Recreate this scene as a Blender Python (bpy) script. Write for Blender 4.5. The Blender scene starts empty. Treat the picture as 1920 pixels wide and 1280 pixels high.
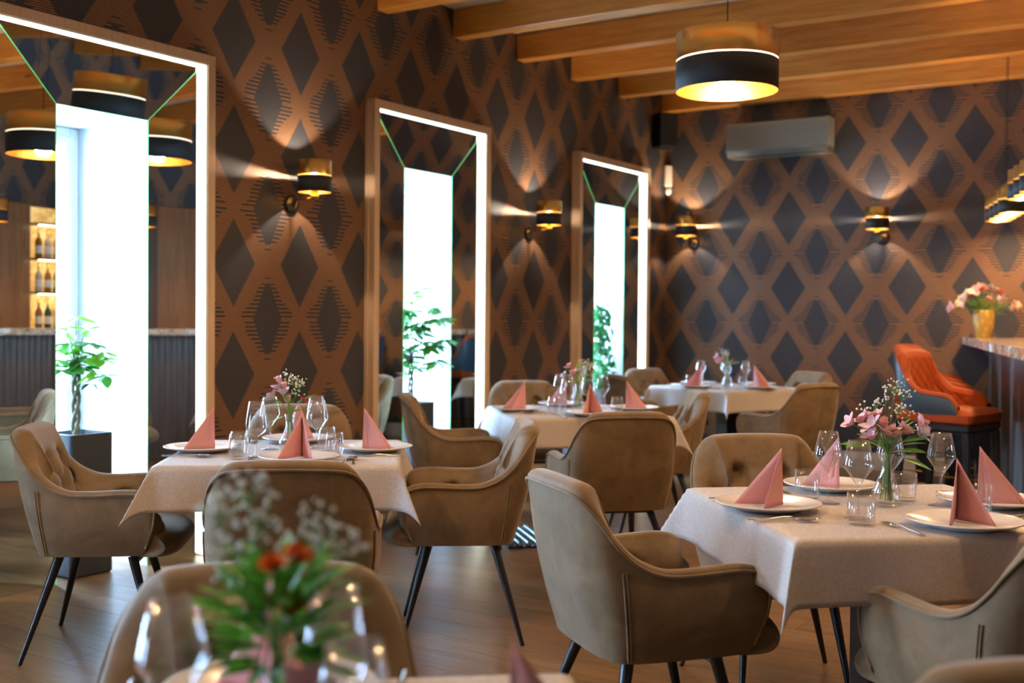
import bpy, math, random
from mathutils import Vector, Matrix
R = math.radians
PI = math.pi
scene = bpy.context.scene
COL = scene.collection

# ---------------------------------------------------------------- camera, world, exposure
cd = bpy.data.cameras.new('camera')
cam = bpy.data.objects.new('camera', cd)
COL.objects.link(cam)
YAW, PIT, ROL = 0.5769, -0.0201, 0.0086
cy, sy, cp, sp = math.cos(YAW), math.sin(YAW), math.cos(PIT), math.sin(PIT)
fwd = Vector((-sy * cp, cy * cp, sp)); rgt = Vector((cy, sy, 0)); up = rgt.cross(fwd)
r2 = math.cos(ROL) * rgt + math.sin(ROL) * up
u2 = -math.sin(ROL) * rgt + math.cos(ROL) * up
M = Matrix((r2, u2, -fwd)).transposed().to_4x4()
M.translation = (4.82, 0.0, 1.30)
cam.matrix_world = M
cd.sensor_width = 36; cd.lens = 2144 * 36 / 1920
cd.clip_start = 0.02; cd.clip_end = 60
cd.dof.use_dof = True; cd.dof.focus_distance = 3.8; cd.dof.aperture_fstop = 2.6
scene.camera = cam

world = bpy.data.worlds.new('daylight'); scene.world = world
world.use_nodes = True
world.node_tree.nodes['Background'].inputs[0].default_value = (0.44, 0.69, 1.0, 1)
world.node_tree.nodes['Background'].inputs[1].default_value = 68.0
vs = scene.view_settings
vs.view_transform = 'Standard'; vs.look = 'None'; vs.gamma = 1; vs.use_curve_mapping = False
vs.exposure = 0.80
cy_ = scene.cycles
cy_.use_denoising = True
cy_.max_bounces = 9; cy_.diffuse_bounces = 4; cy_.glossy_bounces = 5; cy_.transmission_bounces = 8
cy_.transparent_max_bounces = 12
cy_.sample_clamp_indirect = 6.0
cy_.caustics_reflective = False; cy_.caustics_refractive = False
cy_.use_light_tree = True

DAY_COL = (0.62, 0.80, 1.0); LAMP_COL = (1.0, 0.62, 0.30); WARM_WHITE = (1.0, 0.80, 0.58)
LED_E = 4; PEND_W = 70; SCONCE_W = 20.0; BAR_W = 50
WIN = [(1, 3.665), (2, 6.325), (3, 8.97)]            # mirror windows in view: number, centre y
WIN_ALL = WIN + [(0, 1.005), (-1, -1.655)]           # the row goes on behind the camera

def light(name, kind, loc, energy, color, rot=None, **kw):
    l = bpy.data.lights.new(name, kind); l.energy = energy; l.color = color
    for k, v in kw.items(): setattr(l, k, v)
    o = bpy.data.objects.new(name, l); COL.objects.link(o); o.location = loc
    if rot: o.rotation_euler = rot
    return o
def portal(loc, rot, sx_, sy_):                       # guides the sky's light through a window opening
    o = light('sky_portal', 'AREA', loc, 1, (1, 1, 1), rot, shape='RECTANGLE', size=sx_, size_y=sy_); o.data.cycles.is_portal = True
for n, yc in WIN_ALL: portal((-0.63 if n > 0 else -0.23, yc, 1.15), (0, R(-90), 0), 2.3, 0.54)

# ---------------------------------------------------------------- node helpers
class X:
    """tiny expression builder on Math nodes"""
    def __init__(s, nt, sock): s.nt, s.s = nt, sock
    def _op(s, op, *a):
        n = s.nt.nodes.new('ShaderNodeMath'); n.operation = op
        for i, v in enumerate((s,) + a):
            if isinstance(v, X): s.nt.links.new(v.s, n.inputs[i])
            else: n.inputs[i].default_value = v
        return X(s.nt, n.outputs[0])
    def __add__(s, o): return s._op('ADD', o)
    def __sub__(s, o): return s._op('SUBTRACT', o)
    def __mul__(s, o): return s._op('MULTIPLY', o)
    def __truediv__(s, o): return s._op('DIVIDE', o)
    def abs(s): return s._op('ABSOLUTE')
    def fract(s): return s._op('FRACT')
    def floor(s): return s._op('FLOOR')
    def lt(s, o): return s._op('LESS_THAN', o)
    def gt(s, o): return s._op('GREATER_THAN', o)
    def max(s, o): return s._op('MAXIMUM', o)
    def min(s, o): return s._op('MINIMUM', o)

def base_mat(name):
    m = bpy.data.materials.new(name); m.use_nodes = True
    nt = m.node_tree; b = nt.nodes['Principled BSDF']
    return m, nt, b
def setin(b, **kw):
    names = dict(color='Base Color', rough='Roughness', metal='Metallic', spec='Specular IOR Level', trans='Transmission Weight',
                 ior='IOR', coat='Coat Weight', coatr='Coat Roughness', sheen='Sheen Weight', sheenr='Sheen Roughness',
                 sheent='Sheen Tint', em='Emission Color', ems='Emission Strength', alpha='Alpha', sss='Subsurface Weight')
    for k, v in kw.items():
        i = b.inputs[names[k]]
        i.default_value = (*v, 1) if isinstance(v, tuple) and len(v) == 3 else v
def metal_like(kw): return kw.get('metal', 0) > .5
def simple(name, color, rough=0.5, **kw):
    m, nt, b = base_mat(name); setin(b, color=color, rough=rough, **kw)
    if metal_like(kw): return m
    # a faint mottling so that no surface is dead flat
    tc = nt.nodes.new('ShaderNodeTexCoord'); nz = nt.nodes.new('ShaderNodeTexNoise')
    nz.inputs['Scale'].default_value = 35; nt.links.new(tc.outputs['Object'], nz.inputs['Vector'])
    bp = nt.nodes.new('ShaderNodeBump'); bp.inputs['Strength'].default_value = 0.04; bp.inputs['Distance'].default_value = 0.004
    nt.links.new(nz.outputs[0], bp.inputs['Height']); nt.links.new(bp.outputs[0], b.inputs['Normal'])
    return m
def ramp(nt, fac, stops):
    r = nt.nodes.new('ShaderNodeValToRGB'); e = r.color_ramp.elements
    while len(e) < len(stops): e.new(0.5)
    for i, (p, c) in enumerate(stops): e[i].position = p; e[i].color = (*c, 1)
    nt.links.new(fac, r.inputs[0]); return r.outputs[0]
def mapped(nt, scale=(1, 1, 1), coord='Object', rot=(0, 0, 0)):
    tc = nt.nodes.new('ShaderNodeTexCoord'); mp = nt.nodes.new('ShaderNodeMapping')
    mp.inputs['Scale'].default_value = scale; mp.inputs['Rotation'].default_value = rot
    nt.links.new(tc.outputs[coord], mp.inputs['Vector']); return mp.outputs[0]
def noise(nt, vec, scale, detail=4, rough=0.55, dist=0.0):
    n = nt.nodes.new('ShaderNodeTexNoise'); n.inputs['Scale'].default_value = scale
    n.inputs['Detail'].default_value = detail; n.inputs['Roughness'].default_value = rough
    n.inputs['Distortion'].default_value = dist
    nt.links.new(vec, n.inputs['Vector']); return n.outputs[0]
def mixc(nt, fac, a, b):
    m = nt.nodes.new('ShaderNodeMix'); m.data_type = 'RGBA'
    for sock, v in ((m.inputs[0], fac), (m.inputs[6], a), (m.inputs[7], b)):
        if isinstance(v, (tuple, list)): sock.default_value = (*v, 1)
        elif isinstance(v, (int, float)): sock.default_value = v
        else: nt.links.new(v, sock)
    return m.outputs[2]
def bump(nt, b, h, strength, dist=0.01):
    bp = nt.nodes.new('ShaderNodeBump'); bp.inputs['Strength'].default_value = strength; bp.inputs['Distance'].default_value = dist
    nt.links.new(h, bp.inputs['Height']); nt.links.new(bp.outputs[0], b.inputs['Normal'])

PX, QZ = 0.53, 0.6347
def wallpaper(name, axis, u0):
    m, nt, b = base_mat(name)
    tc = nt.nodes.new('ShaderNodeTexCoord'); sx = nt.nodes.new('ShaderNodeSeparateXYZ')
    nt.links.new(tc.outputs['Object'], sx.inputs[0])
    h = X(nt, sx.outputs[axis]); z = X(nt, sx.outputs[2])
    u = (h - u0) / PX; v = (z - 2.871) / QZ
    a = ((u + 0.5).fract() - 0.5).abs(); bb = ((v + 0.5).fract() - 0.5).abs()
    dia = (a / 0.305 + bb / 0.392).lt(1.0)
    a2 = (u.fract() - 0.5).abs(); b2 = (v.fract() - 0.5).abs()
    k = b2 * 27.0
    bq = k.floor() / 27.0
    wob = ((v * 27.0).floor() * 7.31)._op('SINE') * 0.26 + 0.80
    fringe = ((bq * -1.0 + 0.322).max(0.0) / 0.322) * 0.150 * wob + 0.045
    hw = (bq * -0.56) + 0.21 + k.fract().gt(0.5) * fringe
    jag = a2.lt(hw) * b2.lt(0.322)
    dash = a2.lt(0.05) * b2.gt(0.362) * b2.lt(0.378)
    mask = dia.max(jag).max(dash)
    stripe = (v * 54.0).fract().lt(0.56)
    weave = noise(nt, mapped(nt, (60, 60, 900)), 1.0, 2)
    weave2 = noise(nt, mapped(nt, (900, 900, 30)), 1.0, 2)
    copper = ramp(nt, weave, [(0.3, (0.265, 0.135, 0.068)), (0.7, (0.41, 0.215, 0.115))])
    dark = ramp(nt, weave2, [(0.3, (0.030, 0.030, 0.036)), (0.7, (0.060, 0.058, 0.066))])
    gap = mixc(nt, 1.0, (0, 0, 0), (0.040, 0.024, 0.018))
    ground = mixc(nt, stripe.s, gap, copper)
    nt.links.new(mixc(nt, mask.s, ground, dark), b.inputs['Base Color'])
    setin(b, rough=0.48, spec=0.35)
    cm = (mask * -1.0 + 1.0) * stripe * 0.35
    nt.links.new(cm.s, b.inputs['Metallic'])
    hh = stripe * 0.5 + X(nt, weave2) * 0.6
    bump(nt, b, hh.s, 0.25, 0.002)
    return m

def wood(name, c1, c2, c3, grain=(1, 12, 12), rough=0.4, knots=0.0, coord='Object', rand=0.0, bmp=0.08, **kw):
    m, nt, b = base_mat(name)
    v = mapped(nt, grain, coord)
    if rand:
        oi = nt.nodes.new('ShaderNodeObjectInfo'); ad = nt.nodes.new('ShaderNodeVectorMath'); ad.operation = 'ADD'
        ml = nt.nodes.new('ShaderNodeMath'); ml.operation = 'MULTIPLY'; ml.inputs[1].default_value = 37.0
        nt.links.new(oi.outputs['Random'], ml.inputs[0]); nt.links.new(v, ad.inputs[0]); nt.links.new(ml.outputs[0], ad.inputs[1])
        v = ad.outputs[0]
    n = noise(nt, v, 2.2, 7, 0.62, 0.9)
    c = ramp(nt, n, [(0.28, c1), (0.5, c2), (0.72, c3)])
    if knots:
        vo = nt.nodes.new('ShaderNodeTexVoronoi'); vo.inputs['Scale'].default_value = 1.0
        nt.links.new(mapped(nt, tuple(g * knots for g in (1.4, 5.5, 5.5)) if grain[0] < grain[1] else (1, 1, 1), coord), vo.inputs['Vector'])
        kf = X(nt, vo.outputs['Distance']).lt(0.10)
        kn = noise(nt, mapped(nt, (30, 30, 30), coord), 1, 2)
        c = mixc(nt, (kf * (X(nt, kn) * 1.4)).s, c, tuple(x * 0.22 for x in c1))
    if rand:
        hs = nt.nodes.new('ShaderNodeHueSaturation')
        vv = X(nt, oi.outputs['Random']) * rand + (1 - rand / 2)
        nt.links.new(vv.s, hs.inputs['Value']); nt.links.new(c, hs.inputs['Color']); c = hs.outputs[0]
    nt.links.new(c, b.inputs['Base Color']); setin(b, rough=rough, **kw)
    bump(nt, b, n, bmp, 0.004)
    return m

MAT = {}
MAT['wall_left'] = wallpaper('ikat_wallpaper_side', 1, 4.5336)
MAT['wall_back'] = wallpaper('ikat_wallpaper_end', 0, 0.171)
MAT['plaster'] = simple('cream_ceiling', (0.72, 0.62, 0.47), 0.8)
MAT['white'] = simple('white_paint', (0.82, 0.83, 0.84), 0.45)
MAT['reveal'] = simple('white_reveal_paint_dimmed', (0.46, 0.47, 0.49), 0.6)  # white paint, its base colour greyed to hold down the daylight glare
MAT['skirting'] = simple('cream_skirting', (0.62, 0.56, 0.46), 0.45)
MAT['frame'] = wood('pale_maple_frame', (0.56, 0.38, 0.23), (0.64, 0.45, 0.29), (0.70, 0.51, 0.34), (30, 30, 1.2), 0.5)
MAT['beam'] = wood('varnished_pine', (0.42, 0.145, 0.020), (0.56, 0.215, 0.034), (0.66, 0.29, 0.06), (0.9, 14, 14), 0.38, knots=1.0, spec=0.4)
MAT['walnut'] = wood('walnut_panel', (0.17, 0.065, 0.022), (0.25, 0.105, 0.038), (0.32, 0.15, 0.06), (9, 9, 0.7), 0.4)
MAT['darkwood'] = wood('dark_walnut', (0.055, 0.024, 0.014), (0.085, 0.040, 0.024), (0.12, 0.06, 0.037), (14, 14, 0.7), 0.4)
MAT['fascia'] = wood('taupe_fluted_fascia', (0.085, 0.055, 0.042), (0.115, 0.078, 0.060), (0.15, 0.10, 0.08), (14, 14, 0.7), 0.4)
MAT['plank'] = wood('oak_plank', (0.105, 0.055, 0.022), (0.165, 0.092, 0.040), (0.225, 0.132, 0.062), (1.3, 13, 13), 0.33, rand=0.30, bmp=0.15, spec=0.5)
MAT['subfloor'] = simple('floor_joint', (0.05, 0.03, 0.02), 0.8)

def velvet(name, c1, c2, sheen=(0.9, 0.82, 0.78)):
    m, nt, b = base_mat(name)
    v = mapped(nt, (1, 1, 1))
    n1 = noise(nt, v, 7, 5, 0.65, 0.5)
    nt.links.new(ramp(nt, n1, [(0.33, c1), (0.62, c2)]), b.inputs['Base Color'])
    setin(b, rough=0.62, sheen=0.55, sheenr=0.35, sheent=sheen, spec=0.2)
    bump(nt, b, noise(nt, v, 9, 3, 0.6, 0.4), 0.10, 0.02)
    return m
MAT['velvet'] = velvet('taupe_velvet', (0.150, 0.098, 0.050), (0.225, 0.150, 0.082))
MAT['orange'] = velvet('orange_velvet', (0.20, 0.030, 0.005), (0.29, 0.048, 0.007), (0.9, 0.35, 0.15))
MAT['navy'] = simple('blue_grey_leather', (0.03, 0.055, 0.08), 0.4)
MAT['black_metal'] = simple('black_metal', (0.006, 0.006, 0.007), 0.32, spec=0.5)
MAT['brass'] = simple('brass', (0.80, 0.52, 0.16), 0.2, metal=1.0)
MAT['gold'] = simple('polished_gold', (0.60, 0.36, 0.10), 0.30, metal=1.0)
MAT['gold_in'] = simple('gold_lining', (0.66, 0.38, 0.10), 0.36, metal=1.0)
MAT['black_fabric'] = simple('black_shade_fabric', (0.012, 0.012, 0.014), 0.7)
MAT['mirror'] = simple('mirror_glass', (0.62, 0.66, 0.63), 0.0, metal=1.0)
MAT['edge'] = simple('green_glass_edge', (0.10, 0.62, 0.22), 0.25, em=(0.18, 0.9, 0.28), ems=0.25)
MAT['led'] = simple('led_diffuser', (1, 1, 1), 0.6, em=(0.93, 1.0, 0.84), ems=float(LED_E))
MAT['bulb'] = simple('lit_bulb', (1, 0.9, 0.7), 0.4, em=(1, 0.74, 0.42), ems=14.0)
MAT['slitglow'] = simple('lit_shade_seam', (1, 0.9, 0.8), 0.4, em=(1, 0.80, 0.58), ems=2.0)
MAT['steel'] = simple('cutlery_steel', (0.62, 0.60, 0.58), 0.16, metal=1.0)
MAT['silver'] = simple('brushed_aluminium', (0.42, 0.50, 0.55), 0.3, metal=0.9)
MAT['porcelain'] = simple('white_porcelain', (0.78, 0.77, 0.78), 0.12, spec=0.6)
MAT['ac'] = simple('silver_grey_plastic', (0.22, 0.215, 0.18), 0.28, spec=0.6)
MAT['ac_dark'] = simple('dark_louvre', (0.10, 0.085, 0.06), 0.35)
MAT['sensor'] = simple('ivory_plastic', (0.72, 0.62, 0.50), 0.4)
MAT['speaker'] = simple('black_speaker', (0.004, 0.004, 0.004), 0.8, spec=0.1)
MAT['planter'] = simple('anthracite_planter', (0.028, 0.034, 0.042), 0.5)
MAT['pebble'] = simple('white_pebbles', (0.75, 0.75, 0.73), 0.5)
MAT['bark'] = simple('grey_green_bark', (0.11, 0.10, 0.06), 0.8)
MAT['stem'] = simple('green_stem', (0.10, 0.26, 0.04), 0.5)
MAT['soil'] = simple('soil', (0.03, 0.02, 0.015), 0.9)
MAT['bloom_pink'] = simple('pale_pink_petal', (0.85, 0.50, 0.52), 0.55, sss=0.0)
MAT['bloom_lilac'] = simple('lilac_petal', (0.84, 0.66, 0.78), 0.55)
MAT['bloom_red'] = simple('crimson_petal', (0.62, 0.05, 0.09), 0.55)
MAT['bloom_salmon'] = simple('salmon_petal', (0.85, 0.42, 0.32), 0.55)
MAT['bloom_coral'] = simple('coral_petal', (0.80, 0.14, 0.10), 0.55)
MAT['bloom_cream'] = simple('cream_petal', (0.84, 0.72, 0.52), 0.55)
MAT['bloom_orange'] = simple('orange_petal', (0.85, 0.22, 0.03), 0.55)
MAT['gyp'] = simple('white_blossom', (0.80, 0.80, 0.72), 0.6)
MAT['throat'] = simple('yellow_throat', (0.65, 0.48, 0.08), 0.6)

def leafmat(name, c1, c2):
    m, nt, b = base_mat(name)
    n = noise(nt, mapped(nt, (1, 1, 1)), 14, 3)
    c = ramp(nt, n, [(0.35, c1), (0.65, c2)])
    nt.links.new(c, b.inputs['Base Color']); setin(b, rough=0.38, spec=0.4)
    tr = nt.nodes.new('ShaderNodeBsdfTranslucent'); nt.links.new(c, tr.inputs[0])
    mx = nt.nodes.new('ShaderNodeMixShader'); mx.inputs[0].default_value = 0.16
    out = nt.nodes['Material Output']
    nt.links.new(b.outputs[0], mx.inputs[1]); nt.links.new(tr.outputs[0], mx.inputs[2]); nt.links.new(mx.outputs[0], out.inputs[0])
    return m
MAT['leaf_a'] = leafmat('schefflera_leaf', (0.04, 0.21, 0.03), (0.09, 0.34, 0.05))
MAT['leaf_b'] = leafmat('young_leaf', (0.16, 0.48, 0.03), (0.26, 0.62, 0.06))
MAT['leaf_c'] = leafmat('ficus_leaf', (0.03, 0.17, 0.05), (0.06, 0.26, 0.07))
MAT['leaf_d'] = leafmat('bouquet_leaf', (0.10, 0.32, 0.03), (0.17, 0.45, 0.05))

def glassmat():
    m = bpy.data.materials.new('clear_glass'); m.use_nodes = True; nt = m.node_tree
    nt.nodes.remove(nt.nodes['Principled BSDF'])
    out = nt.nodes['Material Output']
    tr = nt.nodes.new('ShaderNodeBsdfTransparent'); tr.inputs[0].default_value = (0.965, 0.97, 0.975, 1)
    gl = nt.nodes.new('ShaderNodeBsdfGlossy'); gl.inputs['Roughness'].default_value = 0.02
    gl.inputs['Color'].default_value = (1, 1, 1, 1)
    lw = nt.nodes.new('ShaderNodeLayerWeight'); lw.inputs[0].default_value = 0.5
    fc = X(nt, lw.outputs['Facing']); f2 = fc * fc
    mm = (f2 * f2) * 0.85 + 0.06
    mx = nt.nodes.new('ShaderNodeMixShader'); nt.links.new(mm.s, mx.inputs[0])
    nt.links.new(tr.outputs[0], mx.inputs[1]); nt.links.new(gl.outputs[0], mx.inputs[2]); nt.links.new(mx.outputs[0], out.inputs[0])
    return m
MAT['glass'] = glassmat()
m, nt, b = base_mat('vase_glass'); setin(b, color=(0.97, 1.0, 0.98), rough=0.03, trans=1.0, ior=1.33); MAT['vase'] = m

def clothmat():
    m, nt, b = base_mat('jacquard_tablecloth')
    v = mapped(nt, (1, 1, 1), 'UV')
    vo = nt.nodes.new('ShaderNodeTexVoronoi'); vo.feature = 'DISTANCE_TO_EDGE'; vo.inputs['Scale'].default_value = 62
    nt.links.new(v, vo.inputs['Vector'])
    line = ramp(nt, vo.outputs['Distance'], [(0.03, (1, 1, 1)), (0.10, (0, 0, 0))])
    lf = nt.nodes.new('ShaderNodeRGBToBW'); nt.links.new(line, lf.inputs[0])
    nt.links.new(mixc(nt, lf.outputs[0], (0.44, 0.385, 0.35), (0.50, 0.445, 0.41)), b.inputs['Base Color'])
    rr = X(nt, lf.outputs[0]) * -0.28 + 0.62
    nt.links.new(rr.s, b.inputs['Roughness'])
    setin(b, spec=0.45, sheen=0.15)
    w = noise(nt, mapped(nt, (500, 500, 1), 'UV'), 1, 2)
    bump(nt, b, (X(nt, w) * 0.4 + X(nt, lf.outputs[0])).s, 0.12, 0.001)
    return m
MAT['cloth'] = clothmat()
def napmat():
    m, nt, b = base_mat('pink_paper_napkin')
    n = noise(nt, mapped(nt, (1, 1, 1)), 320, 2)
    nt.links.new(ramp(nt, n, [(0.3, (0.58, 0.27, 0.27)), (0.7, (0.66, 0.32, 0.32))]), b.inputs['Base Color'])
    setin(b, rough=0.75, spec=0.2); bump(nt, b, n, 0.2, 0.001)
    return m
MAT['napkin'] = napmat()
def stonemat():
    m, nt, b = base_mat('veined_granite')
    v = mapped(nt, (1, 1, 1))
    n1 = noise(nt, v, 9, 8, 0.7, 1.6)
    c = ramp(nt, n1, [(0.30, (0.05, 0.035, 0.028)), (0.42, (0.30, 0.20, 0.12)), (0.50, (0.62, 0.52, 0.40)), (0.60, (0.42, 0.16, 0.06)), (0.68, (0.60, 0.52, 0.42)), (0.8, (0.10, 0.08, 0.06))])
    nt.links.new(c, b.inputs['Base Color']); setin(b, rough=0.12, spec=0.6)
    return m
MAT['stone'] = stonemat()
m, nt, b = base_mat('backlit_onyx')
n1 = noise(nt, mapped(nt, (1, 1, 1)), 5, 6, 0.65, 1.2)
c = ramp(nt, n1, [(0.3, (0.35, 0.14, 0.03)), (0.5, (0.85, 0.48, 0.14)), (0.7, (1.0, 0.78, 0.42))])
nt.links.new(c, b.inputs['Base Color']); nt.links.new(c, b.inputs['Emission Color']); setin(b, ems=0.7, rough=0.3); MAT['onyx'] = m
MAT['bottle_green'] = simple('green_bottle', (0.02, 0.07, 0.03), 0.1)
MAT['bottle_clear'] = simple('pale_bottle', (0.55, 0.42, 0.32), 0.15)
MAT['bottle_amber'] = simple('amber_bottle', (0.30, 0.11, 0.02), 0.12)
MAT['paper'] = simple('paper_label', (0.75, 0.70, 0.6), 0.6)
m, nt, b = base_mat('yellow_woven_vase')
wv = nt.nodes.new('ShaderNodeTexVoronoi'); wv.inputs['Scale'].default_value = 30; nt.links.new(mapped(nt, (1, 1, .6)), wv.inputs['Vector'])
nt.links.new(ramp(nt, wv.outputs['Distance'], [(0.1, (0.75, 0.48, 0.05)), (0.6, (0.45, 0.30, 0.08))]), b.inputs['Base Color'])
setin(b, rough=0.35); MAT['yvase'] = m

# ---------------------------------------------------------------- mesh helpers
class MB:
    def __init__(s): s.v = []; s.f = []; s.sm = []; s.uv = None
    def add(s, vs, fs, smooth=False):
        o = len(s.v); s.v += [tuple(p) for p in vs]; s.f += [tuple(i + o for i in f) for f in fs]; s.sm += [smooth] * len(fs); return s
    def box(s, lo, hi):
        (a, b, c), (d, e, f) = lo, hi
        return s.add([(a, b, c), (d, b, c), (d, e, c), (a, e, c), (a, b, f), (d, b, f), (d, e, f), (a, e, f)],
                     [(0, 3, 2, 1), (4, 5, 6, 7), (0, 1, 5, 4), (1, 2, 6, 5), (2, 3, 7, 6), (3, 0, 4, 7)])
    def bbox(s, lo, hi, r):
        """box with chamfered edges"""
        o = len(s.v); n = []
        (a, b, c), (d, e, f) = lo, hi
        import itertools
        idx = {}
        for sx_, sy_, sz_ in itertools.product((0, 1), repeat=3):
            P = [(a, d)[sx_], (b, e)[sy_], (c, f)[sz_]]
            S = [(1, -1)[sx_] * r, (1, -1)[sy_] * r, (1, -1)[sz_] * r]
            for ax in range(3):
                q = [P[i] + (S[i] if i != ax else 0) for i in range(3)]
                idx[(sx_, sy_, sz_, ax)] = len(n); n.append(q)
        fs = []
        for ax in range(3):
            o1, o2 = [i for i in range(3) if i != ax]
            for s_ in (0, 1):
                q = []
                for i, j in ((0, 0), (1, 0), (1, 1), (0, 1)):
                    k = [0, 0, 0]; k[ax] = s_; k[o1] = i; k[o2] = j
                    q.append(idx[(*k, ax)])
                fs.append(q)
            for i, j in itertools.product((0, 1), repeat=2):   # edge strips along ax
                k0 = [0, 0, 0]; k0[o1] = i; k0[o2] = j; k1 = list(k0); k1[ax] = 1
                fs.append([idx[(*k0, o1)], idx[(*k1, o1)], idx[(*k1, o2)], idx[(*k0, o2)]])
        for k in itertools.product((0, 1), repeat=3): fs.append([idx[(*k, 0)], idx[(*k, 1)], idx[(*k, 2)]])
        return s.add(n, fs)
    def grid(s, P, closeu=False, closev=False, smooth=True):
        """P[i][j]"""
        nu, nv = len(P), len(P[0]); o = [p for row in P for p in row]; fs = []
        for i in range(nu if closeu else nu - 1):
            for j in range(nv if closev else nv - 1):
                i2, j2 = (i + 1) % nu, (j + 1) % nv
                fs.append((i * nv + j, i2 * nv + j, i2 * nv + j2, i * nv + j2))
        return s.add(o, fs, smooth)
    def lathe(s, prof, n=24, c=(0, 0, 0), smooth=True, sx=1, sy=1):
        P = [[(c[0] + r * math.cos(2 * PI * i / n) * sx, c[1] + r * math.sin(2 * PI * i / n) * sy, c[2] + z) for r, z in prof] for i in range(n)]
        return s.grid(P, closeu=True, smooth=smooth)
    def tube(s, pts, rad, n=8, cap=True, closed=False):
        pts = [Vector(p) for p in pts]; m = len(pts)
        if not hasattr(rad, '__len__'): rad = [rad] * m
        rows = []; nrm = None
        for i, p in enumerate(pts):
            if closed: t = pts[(i + 1) % m] - pts[i - 1]
            else: t = pts[min(i + 1, m - 1)] - pts[max(i - 1, 0)]
            t.normalize()
            if nrm is None: nrm = t.orthogonal().normalized()
            else:
                nrm = nrm - t * nrm.dot(t)
                nrm = nrm.normalized() if nrm.length > 1e-6 else t.orthogonal().normalized()
            bn = t.cross(nrm)
            rows.append([p + (nrm * math.cos(2 * PI * k / n) + bn * math.sin(2 * PI * k / n)) * rad[i] for k in range(n)])
        s.grid(rows, closeu=closed, closev=True)
        if cap and not closed:
            s.add(rows[0], [tuple(range(n))]); s.add(rows[-1], [tuple(range(n))[::-1]])
        return s
    def ball(s, c, r, n=8, m=6, sz=1.0):
        return s.lathe([(max(1e-4, r * math.sin(PI * j / m)), -r * math.cos(PI * j / m) * sz) for j in range(m + 1)], n, c)
    def mesh(s, name, mat, bevel=None):
        me = bpy.data.meshes.new(name); me.from_pydata(s.v, [], s.f); me.update()
        me.polygons.foreach_set('use_smooth', s.sm)
        if s.uv:
            ul = me.uv_layers.new(name='UVMap')
            for l in me.loops: ul.data[l.vertex_index if False else l.index].uv = s.uv[l.vertex_index]
        for mm in (mat if isinstance(mat, (list, tuple)) else [mat]): me.materials.append(mm)
        return me
    def obj(s, name, mat, parent=None, loc=None, rotz=None, norm=True):
        me = s.mesh(name, mat)
        if norm:
            import bmesh
            bm = bmesh.new(); bm.from_mesh(me); bmesh.ops.recalc_face_normals(bm, faces=bm.faces); bm.to_mesh(me); bm.free()
        o = bpy.data.objects.new(name, me); COL.objects.link(o)
        if parent: o.parent = parent
        if loc: o.location = loc
        if rotz is not None: o.rotation_euler = (0, 0, rotz)
        return o
def empty(name, loc=(0, 0, 0), rz=0, parent=None):
    o = bpy.data.objects.new(name, None); COL.objects.link(o); o.location = loc; o.rotation_euler = (0, 0, rz)
    o.empty_display_size = 0.05
    if parent: o.parent = parent
    return o
def tag(o, label, cat, group=None, kind=None):
    o['label'] = label; o['category'] = cat
    if group: o['group'] = group
    if kind: o['kind'] = kind
    return o
def struct(o, label=None):
    o['kind'] = 'structure'
    if label: o['label'] = label
    return o
def kids(o): return [c for c in CHILD.get(o.name, [])]
CHILD = {}
def index_children():
    CHILD.clear()
    for o in COL.objects:
        if o.parent: CHILD.setdefault(o.parent.name, []).append(o)
def clone(src, loc, rz, label, cat, group):
    def rec(o, par):
        c = o.copy(); COL.objects.link(c)
        if par: c.parent = par
        for ch in CHILD.get(o.name, []): rec(ch, c)
        return c
    c = rec(src, None); c.location = loc; c.rotation_euler = (0, 0, rz); tag(c, label, cat, group); return c
def catmull(pts, n):
    pts = [Vector(p) for p in pts]; out = []
    m = len(pts) - 1
    for i in range(n):
        t = i / (n - 1) * m; k = min(int(t), m - 1); f = t - k
        p0, p1, p2, p3 = pts[max(k - 1, 0)], pts[k], pts[k + 1], pts[min(k + 2, m)]
        out.append(0.5 * ((2 * p1) + (p2 - p0) * f + (2 * p0 - 5 * p1 + 4 * p2 - p3) * f * f + (3 * p1 - p0 - 3 * p2 + p3) * f ** 3))
    return out

# ---------------------------------------------------------------- room shell
XR, YB, YF, ZC = 5.62, 10.123, -2.9, 3.49
OPW, OPT = 0.54, 2.305                     # width and head height of the window openings
# floor: slab + planks laid at right angles to the mirror wall
fl = struct(MB().box((0, YF, -0.12), (XR, YB, -0.012)).obj('floor', MAT['subfloor']), 'oak plank floor')
rng = random.Random(4)
PW = 0.185
row = 0; y = YF
pm = {}
while y < YB - 1e-3:
    y2 = min(y + PW, YB); xx = -rng.uniform(0.0, 1.9)
    while xx < XR:
        x2 = xx + 2.0; a, b_ = max(xx, 0), min(x2, XR)
        if b_ - a > 0.02:
            g = 0.0009
            bx = MB().box((0, g, -0.012), (b_ - a - 2 * g, y2 - y - g, 0.0))
            key = (round(b_ - a, 4), round(y2 - y, 4))
            if key not in pm:
                pm[key] = bx.mesh('plank', MAT['plank'])
            o = bpy.data.objects.new('plank', pm[key]); COL.objects.link(o); o.parent = fl; o.location = (a + g, y, 0)
        xx = x2
    y = y2; row += 1
# window niche floors continue the boards
# ceiling + beams
ce = struct(MB().box((-0.1, YF, ZC), (XR, YB, ZC + 0.1)).obj('ceiling', MAT['plaster']), 'cream ceiling between varnished pine beams')
for k in range(-9, 6):
    yb = 5.765 + 0.8345 * k
    if k == 5: yb = YB - 0.13
    if yb < YF: continue
    bm_ = MB().bbox((0, 0, 3.29), (XR, 0.115, ZC), 0.006)
    bm_.obj('beam', MAT['beam'], ce, (0, yb, 0))
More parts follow.
